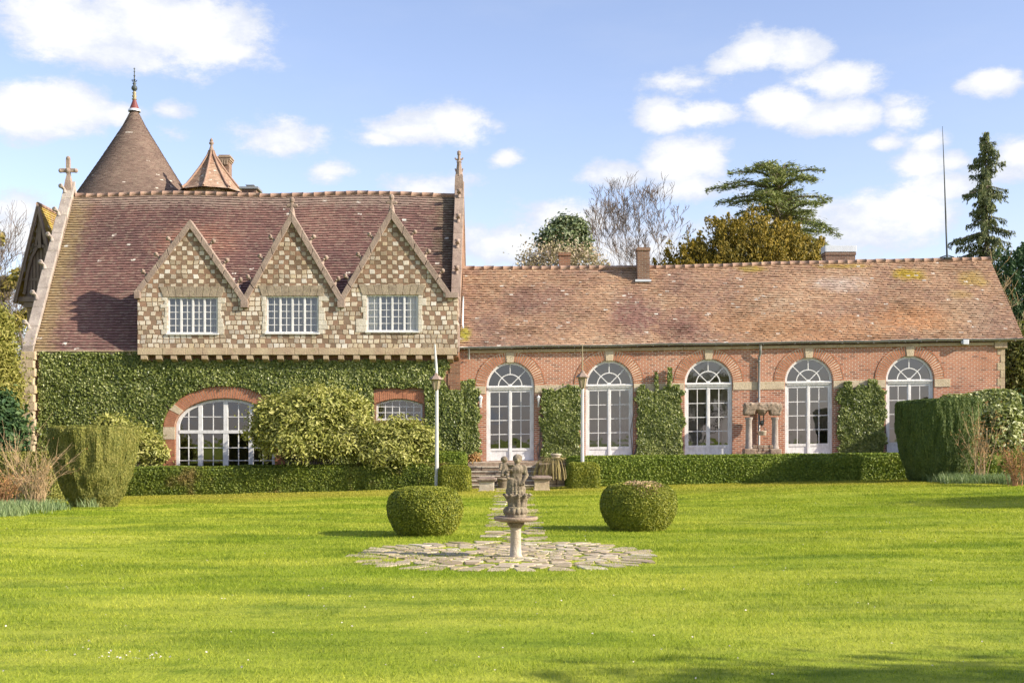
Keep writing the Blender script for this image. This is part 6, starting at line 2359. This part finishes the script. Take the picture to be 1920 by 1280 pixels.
# golden yew: many upright plumes
def plume_tree(name, lab, base, envelope, Y, depth, nplume, nleaf, size, mat, rng, plen=1.1, group=None, zlow=0.0):
    t = empty(name, base, lab, 'tree', group)
    m = M()
    ex, ey = [wx(a, Y) for a, b in envelope], [wz(b, Y) for a, b in envelope]
    x = ex[0] + (ex[-1] - ex[0]) * rng.random(nplume)
    zt = np.interp(x, ex, ey)
    dy = rng.uniform(-1, 1, nplume)
    top = zlow + (zt - zlow) * np.sqrt(np.clip(1 - .75 * dy ** 2, .05, 1)) * (.93 + .07 * rng.random(nplume))
    z = top - (top - zlow) * rng.random(nplume) ** 1.7 * .75
    C = np.stack([x, Y + dy * depth - .35 * depth * (1 - (z - zlow) / (top - zlow + .01)), z], 1)
    xm = (ex[0] + ex[-1]) / 2
    D = np.stack([(x - xm) * .12 + rng.normal(0, .22, nplume), dy * .5 + rng.normal(0, .2, nplume) - .25, np.full(nplume, 1.0)], 1)
    D /= np.linalg.norm(D, axis=1, keepdims=True)
    u = rng.random((nplume, nleaf))
    L_ = plen * (.6 + .8 * rng.random(nplume))
    P = C[:, None, :] + D[:, None, :] * ((u - .75) * L_[:, None])[..., None] + rng.standard_normal((nplume, nleaf, 3)) * (.22 * (1.02 - u) ** .7 * L_[:, None])[..., None]
    N = np.repeat(np.stack([D[:, 0], D[:, 1] - .8, .3 + 0 * D[:, 2]], 1), nleaf, 0)
    m.leaves(P.reshape(-1, 3), N, size, rng, .7, 2.0, 0, np.repeat(D, nleaf, 0))
    m.obj('crown', mat, t)
    tr = M()
    b = np.array(base, float)
    for k in range(9):
        c = C[rng.integers(nplume)]
        tr.tube([b - (0, 0, .1), b + (c - b) * .5 + np.array([0, 0, .3]), c], [.22, .12, .03], 6)
    tr.obj('trunk', MT['bark'], t)
    return t
Y = 60
plume_tree('golden_yew', 'broad golden-green yew crowding above the brick wing ridge', (wx(1400, Y), Y, 0),
           [(1226, 492), (1240, 470), (1262, 462), (1272, 448), (1300, 436), (1318, 432), (1335, 406), (1360, 398), (1385, 391), (1420, 389), (1450, 394), (1470, 408), (1494, 418), (1512, 434), (1534, 444), (1550, 474)], Y, 2.8, 1150, 140, .075, MT['golden'], rtr, 1.15, None, 3.0)

# cedar with level tiers
def cedar():
    Y = 80
    x0 = wx(1459, Y)
    t = empty('cedar_tree', (x0, Y, 0), 'tall dark cedar with flat spreading tiers behind the golden yew', 'tree')
    tr, cr = M(), M()
    tr.tube([(x0, Y, -.2), (x0 - .1, Y, wz(480, Y)), (x0, Y, wz(400, Y)), (x0 + .15, Y, wz(340, Y)), (wx(1468, Y), Y, wz(312, Y))], [.55, .42, .32, .2, .05], 9)
    arms = [(350, 1330, 352), (356, 1350, 358), (376, 1338, 386), (384, 1362, 388), (398, 1378, 404), (334, 1372, 320), (326, 1398, 316), (318, 1420, 322), (330, 1540, 326), (340, 1530, 340), (326, 1500, 312),
            (318, 1490, 306), (322, 1448, 308), (378, 1556, 378), (388, 1540, 388), (400, 1530, 402), (412, 1586, 434), (408, 1570, 424), (424, 1560, 456), (432, 1542, 452), (438, 1552, 478), (360, 1420, 350), (366, 1500, 362), (350, 1490, 342),
            (395, 1410, 388), (405, 1500, 408), (420, 1400, 428), (440, 1500, 446), (440, 1410, 446), (460, 1530, 470)]
    arms2 = [(a, b, c, rtr.uniform(-.5, .5)) for a, b, c in arms]
    for k in range(26):
        yy = rtr.uniform(322, 455)
        s = rtr.choice([-1, 1])
        arms2.append((yy, 1459 + s * rtr.uniform(20, 60), yy + rtr.uniform(-8, 12), rtr.uniform(.9, 1.3) * rtr.choice([-1, 1])))
    for (ys_, xe, ye, dep) in arms2:
        a = np.array([x0 + .1, Y, wz(ys_ + 6, Y)])
        e = np.array([wx(xe, Y), Y + dep * 3.2, wz(ye, Y)])
        ln = np.linalg.norm(e - a)
        pts = [a + (e - a) * q + np.array([0, 0, .12 * ln * math.sin(PI * q) * (1 if q < .6 else .8)]) + rtr.normal(0, .05, 3) for q in np.linspace(0, 1, 7)]
        cr_r = np.linspace(.12, .025, 7)
        tr.tube(pts, list(cr_r), 5, cap=False)
        n = int(95 * ln)
        u = .12 + .9 * rtr.random(n) ** .8
        pos_ = np.stack([np.interp(u, np.linspace(0, 1, 7), [p[d] for p in pts]) for d in range(3)], 1)
        side = np.cross((e - a) / ln, [0, 0, 1.0])
        wdt = (.26 + .42 * np.sin(np.clip(u, 0, 1) * PI)) * (.45 + .05 * ln)
        off = rtr.normal(0, 1, n) * wdt
        cl = np.round(off / .35) * .35 + rtr.normal(0, .10, n)
        pos_ += side[None] * cl[:, None]
        pos_[:, 2] += rtr.normal(.03, .10, n) - .10 * np.abs(cl)
        al = np.tile((e - a) / ln, (n, 1)) + side[None] * np.sign(cl)[:, None] * .8 + np.array([0, 0, -.1])
        cr.leaves(pos_, np.tile([0, -.25, 1.0], (n, 1)), .075, rtr, .6, 3.8, 0, al)
    tr.obj('trunk', MT['bark'], t)
    cr.obj('crown', MT['cedar'], t)
cedar()

def spruce(lab, pxx, Y, ytop, prof, seed, mat='spruce', dens=1.0):
    """prof: list of (photo row, half width in px) down the tree"""
    rng = np.random.default_rng(seed)
    x0 = wx(pxx, Y)
    t = empty('spruce_tree', (x0, Y, 0), lab, 'tree')
    tr, cr = M(), M()
    zt = wz(ytop, Y)
    tr.tube([(x0, Y, -.2), (x0 + .1, Y, zt * .5), (x0 - .05, Y, zt)], [.35, .2, .02], 8)
    z = zt - .1
    while z > 1.0:
        row = HY - (z - CAMZ) * FPX / Y
        hw = np.interp(row, [p[0] for p in prof], [p[1] for p in prof]) * Y / FPX
        for k in range(4):
            a = rng.random() * 2 * PI
            l = hw * (.5 + .85 * rng.random())
            d = np.array([math.cos(a), math.sin(a), 0])
            up = .25 if z > zt - 3 else -.05
            pts = [np.array([x0, Y, z]) + d * l * q + np.array([0, 0, l * (up * q - .42 * q * q + .22 * q ** 4)]) for q in np.linspace(0, 1, 5)]
            tr.tube(pts, [.05, .04, .03, .02, .01], 4, cap=False)
            n = int(80 * l * dens) + 8
            u = .15 + .87 * rng.random(n)
            P = np.stack([np.interp(u, np.linspace(0, 1, 5), [p[i] for p in pts]) for i in range(3)], 1)
            sd = np.array([-d[1], d[0], 0])
            P += sd[None] * (rng.normal(0, .17, n) * (1.2 - u))[:, None]
            P[:, 2] -= np.abs(rng.normal(0, .22, n)) * .8
            cr.leaves(P, np.tile([d[0], d[1] - .5, .4], (n, 1)), .09, rng, .6, 2.8, 0, np.tile(d * .4 + np.array([0, 0, -.8]), (n, 1)))
        z -= (.20 + .18 * rng.random())
    tr.obj('trunk', MT['bark'], t)
    cr.obj('crown', MT[mat], t)
spruce('tall thin drooping spruce right of the antenna mast', 1849, 74, 247, [(245, 2), (270, 16), (300, 26), (350, 38), (375, 40), (398, 26), (425, 46), (460, 62), (500, 70), (700, 80)], 5)
Y = 66
plume_tree('dark_evergreen', 'dense dark evergreen beyond the right end of the wing roof', (wx(1905, Y), Y, 0), [(1850, 540), (1862, 500), (1880, 470), (1900, 452), (1925, 440), (1960, 430), (2000, 450), (2030, 520)], Y, 2.5, 520, 70, .12, MT['evergreen'], rtr, 1.2, None, .5)
Y = 56
blobs = [pblob(*a, Y, d) for a, d in (((1925, 690, 50, 70), 0), ((1900, 745, 30, 60), 0), ((1945, 740, 50, 90), 0))]
blob_shrub('olive_tree', 'olive-green bushy tree past the right corner of the wing', 'tree', (wx(1920, Y), Y, 0), blobs, 420, 34, .10, MT['olive'], rtr, (4, .16), None, .4, .8, 1.8, .26)
Y = 62
bare_tree('pale bare sapling in front of the dark evergreen beyond the wing roof', (wx(1915, Y), Y, 0), 9.0, 44, .10, .5, 5, 'twig_warm', None, 0, .40, name='bare_sapling')
Y = 50
blobs = [pblob(*a, Y, d) for a, d in (((1925, 800, 40, 46), 0), ((1900, 790, 18, 40), .5))]
blob_shrub('dark_shrub', 'dark leafy shrub behind the far right shrubs', 'shrub', (wx(1922, Y), Y, 0), blobs, 160, 26, .12, MT['evergreen'], rtr, None, None, .5, .8, 1.8, .2, 'stems', 'foliage')
# left edge
Y = 41
blobs = [pblob(*a, Y, d) for a, d in (((-20, 650, 38, 60), 0), ((-16, 720, 38, 80), 0), ((-26, 780, 50, 80), 0), ((6, 745, 18, 50), 0), ((-14, 612, 26, 36), 0))]
blob_shrub('feathery_conifer', 'feathery yellow-green conifer at the left end of the house', 'tree', (wx(0, Y), Y, -.3), blobs, 900, 60, .06, MT['limey'], rtr, (4.6, .14), None, .3, .8, 2.4, .22)
Y = 39.5
blobs = [pblob(*a, Y, d) for a, d in (((14, 820, 30, 42), 0), ((-10, 800, 34, 60), 0), ((30, 845, 16, 24), 0))]
blob_shrub('dark_shrub', 'dark evergreen shrub beneath the feathery conifer at the left edge', 'shrub', (wx(12, Y), Y, -.4), blobs, 260, 26, .11, MT['evergreen'], rtr, None, None, .5, .8, 1.8, .2, 'stems', 'foliage')
# neighbouring cottage roof far right
Y = 78
cot = empty('cottage', (wx(1960, Y), Y, 0), 'neighbouring cottage with grey-violet roof glimpsed at the far right edge', 'house')
m = M()
m.box(wx(1912, Y), wx(2060, Y), Y, Y + 6, -.2, wz(655, Y))
m.obj('wall', MT['infill'], cot)
m = M()
prismx(m, [(Y - .4, wz(655, Y)), (Y + 6.4, wz(655, Y)), (Y + 3, wz(560, Y))], wx(1906, Y), wx(2066, Y))
m.obj('roof', MT['coping_pale'], cot)
# trees standing to the right of the frame, whose shade crosses the lawn
for (bx_, by_, H_, lab, sd) in ((13.2, 4.3, 7.0, 'round leafy tree standing beside the lawn to the right of the view', 3), (27.5, 24.0, 10.5, 'tall leafy tree standing beside the lawn further to the right of the view', 5)):
    r_ = np.random.default_rng(sd)
    bl = [(bx_ + r_.normal(0, 1.1), by_ + r_.normal(0, .6), H_ * .72 + r_.normal(0, .8), 1.5, 1.2, 1.2) for _ in range(7)]
    blob_shrub('garden_tree', lab, 'tree', (bx_, by_, gzs(bx_, by_)), bl, 160, 30, .16, MT['olive'], r_, (H_ * .65, .16), 'trees beside the lawn', .4, .8, 1.6, .3)
